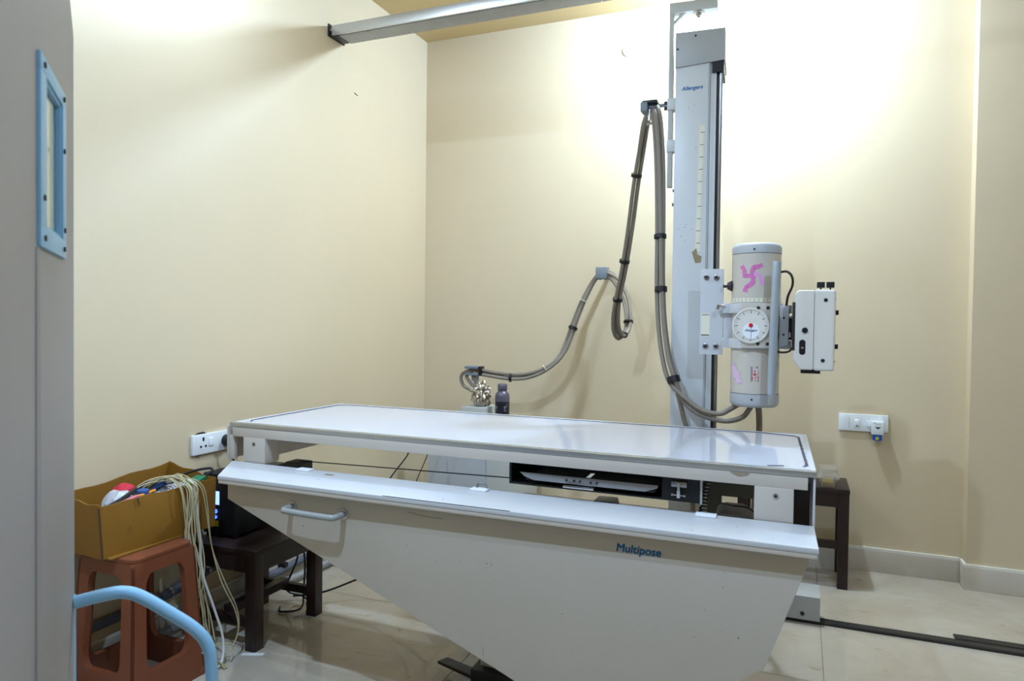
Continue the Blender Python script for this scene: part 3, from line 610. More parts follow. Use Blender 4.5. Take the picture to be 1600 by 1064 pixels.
b = bm_new(); box(b, c.x+.046, c.x+.062, c.y-.028, c.y+.028, c.z-.026, c.z+.030); finish('end_strap', b, M_black, parent=t, bevel=.004)
b = bm_new(); box(b, c.x-.006, c.x+.032, c.y-.012, c.y+.012, c.z-.060, c.z-.026); box(b, c.x+.008, c.x+.020, c.y-.006, c.y+.006, .64, c.z-.06); finish('post', b, M_grey, parent=t)
c = Vector((-.655, 3.27, 2.312))
t = thing('cable_clamp', 'grey cable clamp at the peak of the cables beside the column', 'clamp', tuple(c), 'cable clamps')
b = bm_new(); box(b, c.x-.038, c.x+.034, c.y-.034, c.y+.034, c.z+.012, c.z+.026); finish('upper_half', b, M_dark, parent=t, bevel=.006)
b = bm_new(); box(b, c.x-.044, c.x-.012, c.y-.036, c.y+.03, c.z-.024, c.z+.018); finish('side_half', b, M_clamp, parent=t, bevel=.004)
b = bm_new(); cyl(b, (c.x-.006, c.y, c.z-.06), (c.x-.006, c.y, c.z-.01), .010, seg=12); cyl(b, (c.x-.02, c.y, c.z-.075), (c.x+.012, c.y, c.z-.072), .007, seg=10); finish('stem', b, M_alu, parent=t)
b = bm_new(); box(b, c.x-.012, CC.x-.11, c.y-.006, c.y+.006, c.z-.004, c.z+.010); finish('side_arm', b, M_clamp, parent=t)

# ------------------------------------------------------------------ generator cabinet, foil lump, bottle
t = thing('generator_cabinet', 'blue-grey steel cabinet standing behind the table by the corner', 'cabinet', (-1.80, 3.88, 0))
b = bm_new(); box(b, -2.045, -1.675, 3.70, 4.12, .02, .60); g = finish('cabinet_body', b, M_gen, parent=t, bevel=.004)
b = bm_new(); box(b, -1.675, -1.50, 3.72, 4.12, .02, .60); finish('side_compartment', b, M_gen2, parent=t, bevel=.004)
b = bm_new(); box(b, -1.83, -1.672, 3.70, 3.92, .60, .818); finish('top_box', b, M_gen2, parent=t, bevel=.003)
for x in (-2.0, -1.56):
    for y in (3.74, 4.06):
        b = bm_new(); cyl(b, (x, y, 0), (x, y, .02), .02, seg=12); finish('foot', b, M_black, parent=t)
# crumpled foil
b = bm_new(); bmesh.ops.create_icosphere(b, subdivisions=4, radius=1)
fc = Vector((-1.735, 3.77, .885)); rnd = Vector((3.1, 7.7, 1.3))
for v in b.verts:
    p = v.co.copy(); k = .92+.22*mnoise.noise(p*1.7+rnd)+.42*abs(mnoise.noise(p*3.4+rnd))-.30*abs(mnoise.noise(p*6.3-rnd))+.10*mnoise.noise(p*13)
    q = Vector((p.x*.062*k, p.y*.056*k, p.z*.074*k)); 
    if p.z > .75: q.x *= .75; q.z += .012*(p.z-.75)*4*abs(mnoise.noise(p*6))
    if p.z < -.55: q.z = max(q.z, -.062)
    v.co = fc+q
tag(finish('foil_parcel', b, M_foil, loc=(fc.x, fc.y, .82), angle=4), 'crumpled silver foil parcel on the cabinet top box', 'foil parcel')
t = thing('bottle', 'dark purple plastic bottle standing next to the foil parcel', 'bottle', (-1.592, 3.76, .60))
bc = (-1.592, 3.76, 0)
b = bm_new(); lathe(b, bc, [(.040, .601), (.042, .61), (.042, .856)], 28); finish('body', b, M_bottle, parent=t)
b = bm_new(); lathe(b, bc, [(.0425, .856), (.0425, .885), (.038, .903), (.028, .912), (.024, .918)], 28); finish('shoulder', b, M_bottle2, parent=t)
b = bm_new(); lathe(b, bc, [(.026, .918), (.0285, .922), (.0285, .950), (.024, .957), (.010, .959)], 20); finish('cap', b, M_bottle2, parent=t)
# loose thin cables hanging behind the table
for i, (p, lab) in enumerate((([(-1.945, 3.35, .66), (-1.97, 3.33, .58), (-2.06, 3.30, .45), (-2.12, 3.25, .30), (-2.15, 3.2, .005)], 'thicker black cord hanging behind the table'), ([(-1.835, 3.36, .66), (-1.85, 3.33, .58), (-1.90, 3.30, .44), (-1.95, 3.25, .25), (-1.98, 3.2, .004)], 'thin black cord hanging in front of the cabinet'))):
    b = bm_new(); tube(b, smooth_path([(p[0][0]+.02, 3.69, .61)]+p), .004 if i == 0 else .0028, 6); tag(finish('hanging_cord', b, M_black, loc=p[-1]), lab, 'cord')

# ------------------------------------------------------------------ wall fittings
def screw_y(x, y, z, parent, r=.003, m=M_dark): 
    b = bm_new(); lathe(b, (x, y, z), [(r, 0), (r, -.001)], 8, 'y'); finish('screw', b, m, parent=parent)
t = thing('switch_plate', 'long white switch plate on the back wall above the skirting', 'switch', (.325, YB, .796))
b = bm_new(); box(b, .206, .445, YB-.012, YB, .750, .842); pl_ = finish('plate', b, M_swplate, parent=t, bevel=.004)
for x in (.258, .300, .352):
    b = bm_new(); box(b, x-.0008, x+.0008, YB-.0126, YB-.0118, .768, .824); finish('module_line', b, M_grey, parent=t)
for x, z in ((.295, .795), (.352, .795)):
    b = bm_new(); box(b, x-.012, x+.012, YB-.017, YB-.011, z-.018, z+.018); finish('rocker', b, mat('bright_white_rocker', (244, 246, 250), rough=.25), parent=t, bevel=.002)
b = bm_new(); prism(b, [(.291, .778), (.299, .778), (.295, .787)], lambda x, z: (x, YB-.0175, z), lambda x, z: (x, YB-.0168, z)); finish('indicator_mark', b, M_ink, parent=t)
t = thing('plug_in_device', 'white plug-in vaporiser with a blue bottle in the switch plate', 'vaporiser', (.392, YB-.02, .77))
b = bm_new(); box(b, .362, .421, YB-.058, YB-.013, .742, .812); finish('housing', b, M_swplate, parent=t, bevel=.006)
b = bm_new(); prism(b, [(.378, .784), (.386, .785), (.392, .783), (.399, .785), (.406, .784), (.392, .772)], lambda x, z: (x, YB-.0585, z), lambda x, z: (x, YB-.0575, z)); finish('wing_mark', b, M_ink, parent=t)
b = bm_new(); tube(b, smooth_path([(.373, YB-.0582, .806), (.383, YB-.0582, .801), (.392, YB-.0582, .800), (.405, YB-.0582, .801)], 3), .0012, 5); finish('script_line', b, M_grey, parent=t)
b = bm_new(); lathe(b, (.392, YB-.034, 0), [(.017, .709), (.0235, .714), (.0235, .738), (.018, .743)], 20); finish('blue_bottle', b, M_plugblue, parent=t)
b = bm_new(); box(b, .382, .397, YB-.0583, YB-.0573, .716, .732); finish('bottle_sticker', b, M_yel, parent=t)
t = thing('wall_socket', 'white double power socket on the side wall at the table end', 'socket', (XL, 2.34, .772))
b = bm_new(); box(b, XL, XL+.014, 2.228, 2.455, .730, .816); finish('plate', b, M_swplate, parent=t, bevel=.004)
def sk(x0, y, z, r): 
    b = bm_new(); lathe(b, (XL+.0138, y, z), [(r, 0), (r, .0008)], 10, 'x'); finish('pin_hole', b, M_black, parent=t)
for y, z, r in ((2.285, .797, .006), (2.285, .790, .005), (2.272, .763, .0055), (2.298, .763, .0055)): sk(0, y, z, r)
b = bm_new(); box(b, XL+.013, XL+.019, 2.315, 2.337, .762, .796); finish('rocker', b, mat('bright_white_rocker', (244, 246, 250)), parent=t, bevel=.002)
b = bm_new(); prism(b, [(2.245, .730), (2.285, .730), (2.275, .716), (2.262, .720)], lambda y, z: (XL, y, z), lambda y, z: (XL+.004, y, z)); finish('torn_paint', b, M_grey, parent=t)
b = bm_new(); prism(b, [(2.25, .816), (2.31, .816), (2.295, .824), (2.265, .823)], lambda y, z: (XL, y, z), lambda y, z: (XL+.006, y, z)); finish('torn_paint', b, M_dark, parent=t)
t = thing('power_plug', 'black power plug and cord in the side wall socket', 'plug', (XL+.014, 2.41, .77))
b = bm_new(); lathe(b, (XL+.014, 2.412, .772), [(.026, 0), (.026, .02), (.022, .035), (.012, .045)], 20, 'x'); finish('plug_body', b, M_black, parent=t)
b = bm_new(); tube(b, smooth_path([(XL+.045, 2.412, .762), (XL+.055, 2.415, .735), (XL+.045, 2.425, .69), (XL+.04, 2.44, .60), (XL+.05, 2.45, .42), (XL+.06, 2.50, .30)]), .005, 8); finish('cord', b, M_black, parent=t)
t = thing('junction_cover', 'round white ceiling rose cover on the back wall', 'wall cover', (-.985, YB, 2.964))
b = bm_new(); lathe(b, (-.985, YB, 2.964), [(.040, 0), (.040, -.006), (.034, -.012), (.010, -.014)], 32, 'y'); finish('cover', b, M_swplate, parent=t)
for dx, dz in ((.018, .02), (-.015, -.008), (.0, .0)): screw_y(-.985+dx, YB-.0128, 2.964+dz, t)
b = bm_new(); tube(b, [(XL+.001, 3.385, 2.606), (XL+.0012, 3.40, 2.604), (XL+.001, 3.418, 2.60)], .0025, 5); tag(finish('wall_nail', b, M_ink, loc=(XL, 3.40, 2.604)), 'tiny dark nail in the side wall below the rail', 'nail')

# conduits along the side wall
t = thing('conduit_pipe', 'slate blue conduit clipped low along the side wall', 'pipe', (XL+.02, 2.0, .19))
b = bm_new(); tube(b, smooth_path([(XL+.022, 1.0, .185), (XL+.022, 1.6, .187), (XL+.022, 2.05, .190), (XL+.022, 2.25, .215), (XL+.022, 2.38, .235), (XL+.022, 2.48, .215), (XL+.024, 2.60, .11), (XL+.03, 2.72, .078), (XL+.03, 2.95, .088), (XL+.035, 3.3, .095), (XL+.035, 4.15, .095)]), .0185, 12); finish('pipe', b, M_pipe, parent=t)
for y, z in ((2.105, .197), (2.30, .225)):
    b = bm_new(); cyl(b, (XL+.022, y-.006, z-.001), (XL+.022, y+.006, z+.001), .0215, seg=14); finish('saddle', b, M_alu, parent=t)
t = thing('conduit_pipe', 'pale grey conduit running along the side wall skirting', 'pipe', (XL+.05, 2.0, .05))
b = bm_new(); tube(b, smooth_path([(XL+.029, 1.0, .045), (XL+.029, 1.7, .046), (XL+.032, 2.5, .048), (XL+.060, 2.7, .035), (XL+.075, 2.95, .032), (XL+.09, 3.3, .03), (XL+.09, 4.1, .03)]), .016, 12); finish('pipe', b, M_pipe2, parent=t)
b = bm_new(); cyl(b, (XL+.031, 2.18, .0475), (XL+.031, 2.205, .0475), .0185, seg=14); finish('coupling', b, M_clamp, parent=t)
b = bm_new(); cyl(b, (XL+.012, 2.775, .105), (XL+.05, 2.775, .103), .018, .014, 14); tag(finish('pipe_stub', b, M_black, loc=(XL, 2.775, .105)), 'black pipe stub poking out of the side wall skirting', 'pipe stub')

# ------------------------------------------------------------------ wooden stools
def stool(label, x0, x1, y0, y1, h, leg, seat, low):
    t = thing('wooden_stool', label, 'stool', ((x0+x1)/2, (y0+y1)/2, 0), 'dark wooden stools')
    b = bm_new(); box(b, x0-.002, x1+.002, y0-.002, y1+.002, h-seat, h); finish('seat', b, M_wood, parent=t, bevel=.003)
    for sx in (x0, x1-leg):
        for sy in (y0, y1-leg):
            b = bm_new(); box(b, sx, sx+leg, sy, sy+leg, 0, h-seat); finish('leg', b, M_wood, parent=t, bevel=.002)
    ap = .07
    for a in ((x0+leg, x1-leg, y0+.004, y0+.026), (x0+leg, x1-leg, y1-.026, y1-.004), (x0+.004, x0+.026, y0+leg, y1-leg), (x1-.026, x1-.004, y0+leg, y1-leg)):
        b = bm_new(); box(b, *a, h-seat-ap, h-seat); finish('apron', b, M_wood, parent=t)
    for z, a in low:
        b = bm_new(); box(b, *a, z-.018, z+.018); finish('stretcher', b, M_wood, parent=t, bevel=.002)
    return t
sx0, sx1, sy0, sy1 = -2.305, -1.955, 2.155, 2.578
stool('low dark wooden stool under the black power unit', sx0, sx1, sy0, sy1, .40, .05, .022,
      [(.105, (sx0+.05, sx1-.05, sy0+.012, sy0+.038)), (.105, (sx0+.05, sx1-.05, sy1-.038, sy1-.012)), (.13, (sx0+.155, sx0+.195, sy0+.038, sy1-.038))])
rx0, rx1, ry0, ry1 = -.285, .245, 3.852, 4.160
stool('taller dark wooden stool against the back wall under the clear tray', rx0, rx1, ry0, ry1, .50, .048, .022,
      [(.215, (rx0+.048, rx1-.048, ry0+.006, ry0+.042))])
# clear tray on the right stool
t = thing('clear_tray', 'clear plastic food tray lying on the taller wooden stool', 'tray', (.150, 3.93, .50))
def tray_bm(x0, x1, y0, y1, z0, z1, tp_, w=.0015):
    b = bm_new(); o0 = rrect(x1-x0, y1-y0, .018, 4, (x0+x1)/2, (y0+y1)/2); o1 = rrect(x1-x0-2*tp_, y1-y0-2*tp_, .014, 4, (x0+x1)/2, (y0+y1)/2)
    i0 = rrect(x1-x0-2*w, y1-y0-2*w, .017, 4, (x0+x1)/2, (y0+y1)/2); i1 = rrect(x1-x0-2*tp_-2*w, y1-y0-2*tp_-2*w, .013, 4, (x0+x1)/2, (y0+y1)/2)
    A = [b.verts.new((*p, z1)) for p in o0]; B = [b.verts.new((*p, z0)) for p in o1]; C = [b.verts.new((*p, z1)) for p in i0]; D = [b.verts.new((*p, z0+w)) for p in i1]; n = len(A)
    for i in range(n):
        j = (i+1) % n; b.faces.new((A[i], A[j], B[j], B[i])); b.faces.new((C[j], C[i], D[i], D[j])); b.faces.new((A[j], A[i], C[i], C[j]))
    b.faces.new(B); b.faces.new(D[::-1]); return b
finish('tray_base', tray_bm(.100, .196, 3.86, 4.02, .501, .545, .014), M_glass, parent=t)
b = tray_bm(.094, .202, 3.85, 4.03, .548, .592, .016)
for v in b.verts: v.co.z = 1.140-v.co.z
finish('tray_lid', b, M_glass, parent=t)
b = bm_new(); box(b, .120, .176, 3.875, 4.0, .503, .528); finish('tray_content', b, mat('golden_food', (176, 150, 70), rough=.6, var=.2, vscale=60), parent=t, bevel=.006)

# ------------------------------------------------------------------ power unit on the low stool
t = thing('power_unit', 'black box-shaped power unit with lit blue display under the table', 'power unit', (-2.225, 2.40, .40))
b = bm_new(); box(b, -2.312, -2.140, 2.24, 2.56, .412, .665); finish('case', b, M_black, parent=t, bevel=.008)
for x in (-2.295, -2.157):
    for y in (2.26, 2.54):
        b = bm_new(); cyl(b, (x, y, .4005), (x, y, .413), .012, seg=12); finish('foot', b, M_blackm, parent=t)
b = bm_new(); box(b, -2.258, -2.222, 2.2385, 2.2405, .536, .592); finish('display', b, M_lcd, parent=t)
b = bm_new(); lathe(b, (-2.240, 2.2395, .508), [(.009, 0), (.009, -.003)], 14, 'y'); finish('button', b, M_led, parent=t)
b = bm_new(); lathe(b, (-2.240, 2.2395, .484), [(.007, 0), (.007, -.003)], 14, 'y'); finish('button', b, M_led, parent=t)
b = bm_new(); box(b, -2.258, -2.226, 2.2388, 2.2402, .445, .468); finish('sticker', b, M_yel, parent=t)
t = thing('tangled_cable', 'thin black cords trailing below the low wooden stool', 'cord', (-2.1, 2.65, 0))
for pts in ([(-2.17, 2.57, .45), (-2.14, 2.62, .36), (-2.16, 2.66, .20), (-2.19, 2.62, .06), (-2.13, 2.66, .02), (-2.05, 2.62, .008), (-2.02, 2.55, .007)],
            [(-2.19, 2.57, .47), (-2.17, 2.63, .38), (-2.13, 2.67, .22), (-2.10, 2.63, .06), (-2.06, 2.56, .010), (-2.12, 2.50, .008), (-2.16, 2.54, .008)],
            [(-2.12, 2.58, .05), (-2.03, 2.66, .05), (-1.92, 2.74, .09), (-1.84, 2.80, .13), (-1.70, 2.86, .22), (-1.6, 2.9, .3)]):
    b = bm_new(); tube(b, smooth_path(pts), .0045, 7); finish('cord', b, M_black, parent=t)

# ------------------------------------------------------------------ red plastic stool
PXc, PYc, ht, hb_ = -2.164, 1.805, .128, .155
t = thing('plastic_stool', 'terracotta plastic stool carrying the ochre carton', 'stool', (PXc, PYc, 0))
b = bm_new(); prism(b, rrect(2*ht, 2*ht, .03, 5, PXc, PYc), lambda x, y: (x, y, .484), lambda x, y: (x, y, .499)); finish('seat', b, M_terra, parent=t, bevel=.004)
for k in range(4):
    a = math.pi/2*k; ca, sa = math.cos(a), math.sin(a)
    def P(u, z, inn):   # u along the side, z up, inn inward
        h = hb_+(ht-hb_)*z/.484; x, y = h-inn, u*h; return (PXc+ca*x-sa*y, PYc+sa*x+ca*y, z)
    N = 40; outer = []; inner = rrect(1.16, .270, .055, 9, 0, .272)
    inner = [(u*(1 if True else 1), z) for u, z in rrect(1.0, 1.0, .17, 9, 0, 0)]
    inner = [(u*1.22, .275+z*.33) for u, z in inner]
    # outer ring sampled at the same directions
    for u, z in inner:
        uu = u/.61; zz = (z-.275)/.165; m_ = max(abs(uu), abs(zz)); ou, oz = uu/m_, zz/m_
        outer.append((ou, .242+oz*.242))
    b = bm_new(); rings = []
    for ringp, inn in ((outer, 0), (inner, 0), (inner, .022), (outer, .008)):
        rings.append([b.verts.new(P(u, z, inn)) for u, z in ringp])
    n = len(inner)
    for A, B in zip(rings, rings[1:]+rings[:1]):
        for i in range(n): b.faces.new((A[i], A[(i+1) % n], B[(i+1) % n], B[i]))
    finish('side_frame', b, M_terra, parent=t, angle=30)
for sx in (-1, 1):
    for sy in (-1, 1):
        b = bm_new(); lathe(b, (PXc+sx*(hb_-.012), PYc+sy*(hb_-.012), 0), [(.012, 0), (.016, .006), (.015, .022), (.010, .03)], 14); finish('foot', b, M_terra, parent=t)

# ------------------------------------------------------------------ ochre carton and contents
t = thing('carton', 'worn ochre cardboard carton full of leads on the plastic stool', 'carton', (-2.24, 1.87, .5))
c0 = {'nr': Vector((-2.130, 1.640, .501)), 'fr': Vector((-2.100, 2.095, .501)), 'fl': Vector((-2.350, 2.085, .501)), 'nl': Vector((-2.355, 1.655, .501))}
c1 = {'nr': Vector((-2.140, 1.634, .680)), 'fr': Vector((-2.118, 2.118, .682)), 'fl': Vector((-2.356, 2.11, .728)), 'nl': Vector((-2.358, 1.645, .690))}
ctr = Vector((-2.235, 1.87, 0))
def wallp(a, b_, name, wob):
    bm = bm_new(); n = 10; th_ = .005; G = []
    for i in range(n+1):
        u = i/n; lo = c0[a].lerp(c0[b_], u); hi = c1[a].lerp(c1[b_], u)
        nrm = (c0[b_]-c0[a]).cross(Vector((0, 0, 1))).normalized()
        if nrm.dot(ctr-lo) > 0: nrm = -nrm
        row = []
        for j in range(6):
            v = j/5; p = lo.lerp(hi, v)+nrm*(wob*math.sin(math.pi*u)*math.sin(math.pi*v))
            if j == 5: p.z += .004*math.sin(u*13+len(name))-.006*(1 if abs(u-.33) < .04 and name == 'front_wall' else 0)
            row.append(p)
        G.append((row, nrm))
    F = [[bm.verts.new(p) for p in row] for row, _ in G]; K = [[bm.verts.new(p-nr*th_) for p in row] for row, nr in G]
    for i in range(n):
        for j in range(5):
            bm.faces.new((F[i][j], F[i+1][j], F[i+1][j+1], F[i][j+1])); bm.faces.new((K[i][j], K[i][j+1], K[i+1][j+1], K[i+1][j]))
        bm.faces.new((F[i][5], F[i+1][5], K[i+1][5], K[i][5])); bm.faces.new((F[i][0], K[i][0], K[i+1][0], F[i+1][0]))
    for i in (0, n):
        for j in range(5): bm.faces.new((F[i][j], F[i][j+1], K[i][j+1], K[i][j]))
    finish(name, bm, M_card, parent=t)
wallp('nr', 'fr', 'front_wall', .006); wallp('nl', 'nr', 'end_wall', .003); wallp('fr', 'fl', 'end_wall', .002); wallp('fl', 'nl', 'rear_wall', -.002)
b = bm_new(); box(b, -2.348, -2.105, 1.65, 2.09, .5005, .505); finish('bottom', b, M_card, parent=t)
b = bm_new(); tube(b, [c0['nr']+Vector((.002, -.002, 0)), c1['nr']+Vector((.002, -.002, -.004))], .004, 6); finish('torn_corner', b, mat('dark_carton_crease', (84, 58, 28), rough=.8), parent=t)
b = bm_new(); tube(b, [(-2.126, 1.77, .681), (-2.124, 1.772, .668), (-2.123, 1.775, .655)], .0028, 6); finish('tear', b, MATS['dark_carton_crease'], parent=t)
def blob(name, c, s, m, label, cat, seed, amp=.3, sub=3):
    b = bm_new(); bmesh.ops.create_icosphere(b, subdivisions=sub, radius=1)
    for v in b.verts:
        p = v.co.copy(); k = 1+amp*mnoise.noise(p*1.8+Vector((seed, seed*2, 0)))+amp*.7*abs(mnoise.noise(p*4+Vector((seed, 0, 1)))); v.co = Vector(c)+Vector((p.x*s[0], p.y*s[1], p.z*s[2]))*k
    return tag(finish(name, b, m, loc=(c[0], c[1], c[2]-s[2]), angle=22), label, cat)
blob('plastic_bag', (-2.24, 1.79, .640), (.05, .055, .050), mat('cloudy_film', (196, 196, 200), rough=.25), 'crumpled clear plastic bag in the ochre carton', 'bag', 3.3)
blob('plastic_bag', (-2.21, 1.975, .640), (.055, .075, .050), mat('white_film', (228, 224, 232), rough=.22), 'shiny white plastic bag in the ochre carton beside the wires', 'bag', 6.1)
blob('cloth_scrap', (-2.27, 1.83, .672), (.03, .045, .030), mat('red_cloth', (196, 44, 58), rough=.8), 'red cloth scrap heaped in the ochre carton', 'cloth', 1.9)
blob('padding', (-2.235, 1.87, .58), (.09, .17, .062), mat('grey_mixed_padding', (110, 100, 100), rough=.8, var=.4, vscale=40), 'dull grey padding filling the bottom of the ochre carton', 'padding', 9.4)
b = bm_new(); lathe(b, (-2.178, 1.835, .672), [(.006, -.024), (.020, -.018), (.024, 0), (.020, .018), (.006, .024)], 20); tag(finish('suction_ball', b, mat('blue_rubber', (52, 84, 140), rough=.4), loc=(-2.178, 1.835, .648)), 'round blue rubber ball in the ochre carton', 'rubber ball')
b = bm_new(); tube(b, [(-2.155, 1.790, .678), (-2.163, 1.83, .676), (-2.158, 1.87, .684)], .005, 8); b2 = b; tag(finish('orange_strip', b2, mat('orange_plastic', (238, 150, 40), rough=.4), loc=(-2.16, 1.83, .67)), 'thin orange plastic strip lying in the ochre carton', 'strip')
b = bm_new(); tube(b, smooth_path([(-2.17, 1.66, .655), (-2.18, 1.74, .672), (-2.20, 1.82, .690), (-2.22, 1.90, .705)]), .007, 8); tag(finish('black_lead', b, M_black, loc=(-2.18, 1.74, .665)), 'thick black lead along the near end of the ochre carton', 'lead')
b = bm_new(); tube(b, smooth_path([(-2.20, 1.93, .685), (-2.20, 2.0, .700), (-2.19, 2.08, .712), (-2.165, 2.13, .715), (-2.155, 2.135, .705), (-2.165, 2.11, .69)]), .005, 8); tag(finish('black_lead', b, M_black, loc=(-2.19, 2.05, .69)), 'black looped lead over the far end of the ochre carton', 'lead')
b = bm_new(); hexa(b, [(-2.20, 2.03, .66), (-2.15, 2.03, .66), (-2.15, 2.10, .67), (-2.20, 2.10, .67), (-2.20, 2.03, .668), (-2.15, 2.03, .668), (-2.15, 2.10, .692), (-2.20, 2.10, .692)]); tag(finish('green_packet', b, mat('green_plastic', (40, 130, 90), rough=.4), loc=(-2.175, 2.065, .66)), 'small green packet at the far end of the ochre carton', 'packet')
t2 = thing('metal_clip', 'steel clamp electrode with blue handle in the ochre carton', 'clamp', (-2.21, 1.90, .67))
for dy in (-.012, .012):
    b = bm_new(); hexa(b, [(-2.245, 1.87+dy, .660), (-2.235, 1.868+dy, .660), (-2.185, 1.93+dy, .715), (-2.195, 1.932+dy, .715), (-2.245, 1.87+dy, .666), (-2.235, 1.868+dy, .666), (-2.185, 1.93+dy, .721), (-2.195, 1.932+dy, .721)]); finish('jaw', b, M_steel, parent=t2)
b = bm_new(); cyl(b, (-2.20, 1.90, .675), (-2.175, 1.93, .700), .011, seg=12); finish('grip', b, MATS['blue_rubber'], parent=t2)
b = bm_new(); hexa(b, [(-2.165, 1.68, .655), (-2.150, 1.68, .655), (-2.150, 1.80, .672), (-2.165, 1.80, .672), (-2.165, 1.68, .665), (-2.150, 1.68, .665), (-2.150, 1.80, .682), (-2.165, 1.80, .682)]); tag(finish('pink_packet', b, mat('pink_film', (226, 120, 140), rough=.4), loc=(-2.157, 1.74, .655)), 'pink striped packet behind the near wall of the ochre carton', 'packet')

# hanging yellowed leads
t = thing('lead_bunch', 'bunch of thin yellowed leads hanging over the carton side to the floor', 'leads', (-2.08, 1.98, .02))
random.seed(11)
for k in range(15):
    y0 = random.uniform(1.78, 1.92); ye = random.gauss(1.962, .018); xe = random.uniform(-2.112, -2.090); mid = random.gauss(1.955, .016); low = random.gauss(1.965, .014)
    m_ = M_lead
    if k in (4, 9): mid += .04; ye += .03
    pts = [(-2.22+random.uniform(-.03, .03), y0, .665), (-2.19, y0+.05, .695+random.uniform(0, .022)), (-2.15, (y0+ye)/2+.03, .705+random.uniform(0, .02)), (xe-.008, ye, .690+random.uniform(-.004, .01)), (xe+.012, ye+.004, .655), (-2.075+random.uniform(-.012, .012), mid, .52), (-2.055+random.uniform(-.015, .015), mid+random.uniform(-.01, .02), .38), (-2.045+random.uniform(-.02, .02), low, .22), (-2.03+random.uniform(-.02, .02), low+random.uniform(-.01, .02), .10)]
    if k in (4, 9): pts += [(-2.0, 2.08, .06), (-1.985, 2.06, .008)]
    elif k % 3 == 0: pts += [(-2.0+random.uniform(-.02, .02), 2.0, .03), (-1.96, 1.99+random.uniform(-.03, .03), .006)]
    b = bm_new(); tube(b, smooth_path(pts, 4), .0024, 6); finish('lead', b, m_, parent=t)
b = bm_new(); tube(b, smooth_path([(-2.20, 1.93, .685), (-2.14, 1.975, .705), (-2.108, 1.99, .690), (-2.094, 1.992, .64), (-2.07, 1.99, .50), (-2.05, 1.985, .36), (-2.03, 2.02, .22), (-2.01, 2.045, .10), (-1.99, 2.02, .02), (-1.98, 1.95, .008)]), .0046, 7); finish('white_lead', b, mat('white_wire', (214, 212, 206), rough=.4), parent=t)
for k in range(2):
    b = bm_new(); tube(b, smooth_path([(-2.20, 1.93+.02*k, .68), (-2.14, 1.99+.015*k, .700), (-2.100, 2.02+.012*k, .672), (-2.085, 2.032+.01*k, .60), (-2.06, 2.04, .44), (-2.03, 2.06+.015*k, .30), (-2.0, 2.10+.01*k, .18), (-1.99, 2.10, .09), (-2.0, 2.04, .02), (-2.02, 1.98, .008)]), .0024, 6); finish('lead', b, M_lead, parent=t)

# ------------------------------------------------------------------ scraps of paper on the floor
def scrap(pts, label, lift=.001):
    b = bm_new(); prism(b, pts, lambda x, y: (x, y, .0004), lambda x, y: (x, y, .0014)); tag(finish('paper_scrap', b, mat('white_paper', (235, 235, 235), rough=.7), loc=(pts[0][0], pts[0][1], 0)), label, 'paper', 'paper scraps on the floor')
scrap([(-1.992, 2.118), (-1.912, 2.150), (-1.918, 2.172), (-1.995, 2.137)], 'small white paper scrap by the foot of the low wooden stool')
scrap([(-2.25, 1.98), (-2.16, 2.02), (-2.20, 2.10), (-2.30, 2.08)], 'white paper sheet on the floor behind the plastic stool')

# ------------------------------------------------------------------ lead shield at the near side
E0 = Vector((-1.433, 1.036, 0)); SU = Vector((.731, -.682, 0)); SN = Vector((.682, .731, 0))
def SP(s, n, z): return E0+SU*s+SN*n+Vector((0, 0, z))
t = thing('radiation_shield', 'tall grey upright shield with a small blue framed window', 'shield', tuple(SP(.45, 0, 0)))
def sp(name, bm, m, parent=t, bevel=0., **k): 
    for v in bm.verts: v.co = SP(*v.co)
    return finish(name, bm, m, parent=parent, bevel=bevel, **k)
thk = .012
SW, ZT, ZB0 = .95, 2.02, .16
hole = (.180, .348, 1.452, 1.705)
b = bm_new(); gx = [0, hole[0], hole[1], SW]; gz = [ZB0, hole[2], hole[3], 1.905]
Fv = {}; 
for i, s in enumerate(gx):
    for j, z in enumerate(gz):
        Fv[i, j, 0] = b.verts.new((s, 0, z)); Fv[i, j, 1] = b.verts.new((s, -thk, z))
for i in range(3):
    for j in range(3):
        if i == 1 and j == 1: continue
        b.faces.new([Fv[i, j, 0], Fv[i+1, j, 0], Fv[i+1, j+1, 0], Fv[i, j+1, 0]]); b.faces.new([Fv[i, j, 1], Fv[i, j+1, 1], Fv[i+1, j+1, 1], Fv[i+1, j, 1]])
for j in range(3):
    b.faces.new([Fv[0, j, 0], Fv[0, j+1, 0], Fv[0, j+1, 1], Fv[0, j, 1]]); b.faces.new([Fv[3, j, 0], Fv[3, j, 1], Fv[3, j+1, 1], Fv[3, j+1, 0]])
for i in range(3): b.faces.new([Fv[i, 0, 0], Fv[i, 0, 1], Fv[i+1, 0, 1], Fv[i+1, 0, 0]])
for a, c in (((1, 1), (1, 2)), ((2, 1), (2, 2)), ((1, 1), (2, 1)), ((1, 2), (2, 2))): b.faces.new([Fv[(*a, 0)], Fv[(*c, 0)], Fv[(*c, 1)], Fv[(*a, 1)]])
tv = [((.10, 0, ZT), (.10, -thk, ZT)), ((SW-.10, 0, ZT), (SW-.10, -thk, ZT))]
T_ = [[b.verts.new(q) for q in pr] for pr in tv]
b.faces.new([Fv[0, 3, 0], Fv[1, 3, 0], Fv[2, 3, 0], Fv[3, 3, 0], T_[1][0], T_[0][0]]); b.faces.new([Fv[0, 3, 1], T_[0][1], T_[1][1], Fv[3, 3, 1], Fv[2, 3, 1], Fv[1, 3, 1]])
b.faces.new([Fv[0, 3, 0], T_[0][0], T_[0][1], Fv[0, 3, 1]]); b.faces.new([T_[0][0], T_[1][0], T_[1][1], T_[0][1]]); b.faces.new([T_[1][0], Fv[3, 3, 0], Fv[3, 3, 1], T_[1][1]])
slab = sp('shield_panel', b, M_shield)
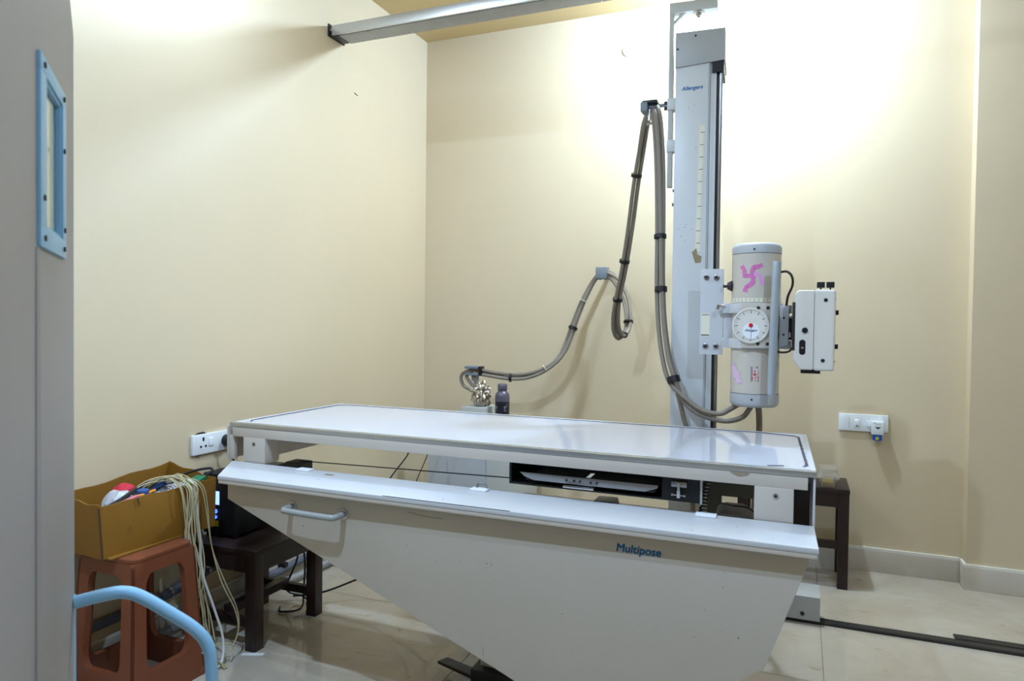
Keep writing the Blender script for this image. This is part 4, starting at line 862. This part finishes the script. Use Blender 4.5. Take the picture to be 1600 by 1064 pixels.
# window frame of four bars and the reveal
fo = (.140, .402, 1.418, 1.732)
wf = thing  # keep name free
b = bm_new(); box(b, fo[0], fo[1], .0, .006, hole[3], fo[3]); wtop = sp('window_frame_bar', b, M_bluep, bevel=.001)
for a in ((fo[0], fo[1], fo[2], hole[2]), (fo[0], hole[0], hole[2], hole[3]), (hole[1], fo[1], hole[2], hole[3])):
    b = bm_new(); box(b, a[0], a[1], .0, .006, a[2], a[3]); sp('window_frame_bar', b, M_bluep, bevel=.001)
for a in ((hole[0], hole[0]+.006, hole[2], hole[3]), (hole[1]-.006, hole[1], hole[2], hole[3]), (hole[0]+.006, hole[1]-.006, hole[2], hole[2]+.006), (hole[0]+.006, hole[1]-.006, hole[3]-.006, hole[3])):
    b = bm_new(); box(b, a[0], a[1], -thk, .002, a[2], a[3]); sp('window_reveal', b, M_bluep)
b = bm_new(); box(b, hole[0]+.006, hole[1]-.006, -.009, -.005, hole[2]+.006, hole[3]-.006); sp('window_pane', b, M_pane)
for s, z in ((.17, 1.718), (.37, 1.718), (.17, 1.434), (.37, 1.434), (.17, 1.62), (.375, 1.50), (.165, 1.47)):
    c = SP(s, .006, z); b = bm_new(); cyl(b, c, c+SN*.003, .005, seg=10); finish('frame_screw', b, M_dark, parent=t)
b = bm_new(); box(b, -.004, 0, -thk, .0, ZB0, 1.90); sp('edge_cover', b, M_bluep)
for z in (1.895, 1.86, 1.63, 1.42, 1.19, .965, .79):
    c = SP(-.004, -.012, z); b = bm_new(); cyl(b, c, c-SU*.006, .006, seg=10); finish('rivet', b, M_dark, parent=t)
c = SP(-.004, -.01, 1.655); b = bm_new(); cyl(b, c-Vector((0, 0, .02)), c+Vector((0, 0, .02)), .006, seg=10); finish('latch', b, mat('brass', (160, 130, 80), rough=.4, metal=.8), parent=t)
b = bm_new(); hexa(b, [(.425, -.002, .30), (.437, -.002, .30), (.437, .004, .30), (.425, .010, .30), (.404, -.002, 1.415), (.414, -.002, 1.415), (.414, .002, 1.415), (.404, .004, 1.415)]); sp('loose_sheet_edge', b, M_shield)
# base: posts, brace tubes, feet with castors
for s in (.012, SW-.012):
    b = bm_new(); cyl(b, SP(s-.034, -.012, .10), SP(s-.034, -.012, .70), .013, seg=14); finish('post', b, M_bluep, parent=t)
    for sg in (1, -1):
        b = bm_new(); tube(b, smooth_path([SP(s, sg*.014-.012, .696), SP(s, sg*.06, .704), SP(s, sg*.095, .704), SP(s, sg*.13, .688), SP(s, sg*.19, .64), SP(s, sg*.235, .600), SP(s, sg*.262, .560), SP(s, sg*.272, .50), SP(s, sg*.275, .30), SP(s, sg*.275, .10)], 5), .0138, 14); finish('brace_tube', b, M_bluep, parent=t)
    b = bm_new(); cyl(b, SP(s, -.30, .095), SP(s, .30, .095), .016, seg=12); ft = finish('foot_bar', b, M_bluep, parent=t)
    for sg in (1, -1):
        c = SP(s, sg*.28, .04); b = bm_new(); cyl(b, c-SU*.012, c+SU*.012, .04, seg=20); finish('castor', b, M_black, parent=ft)
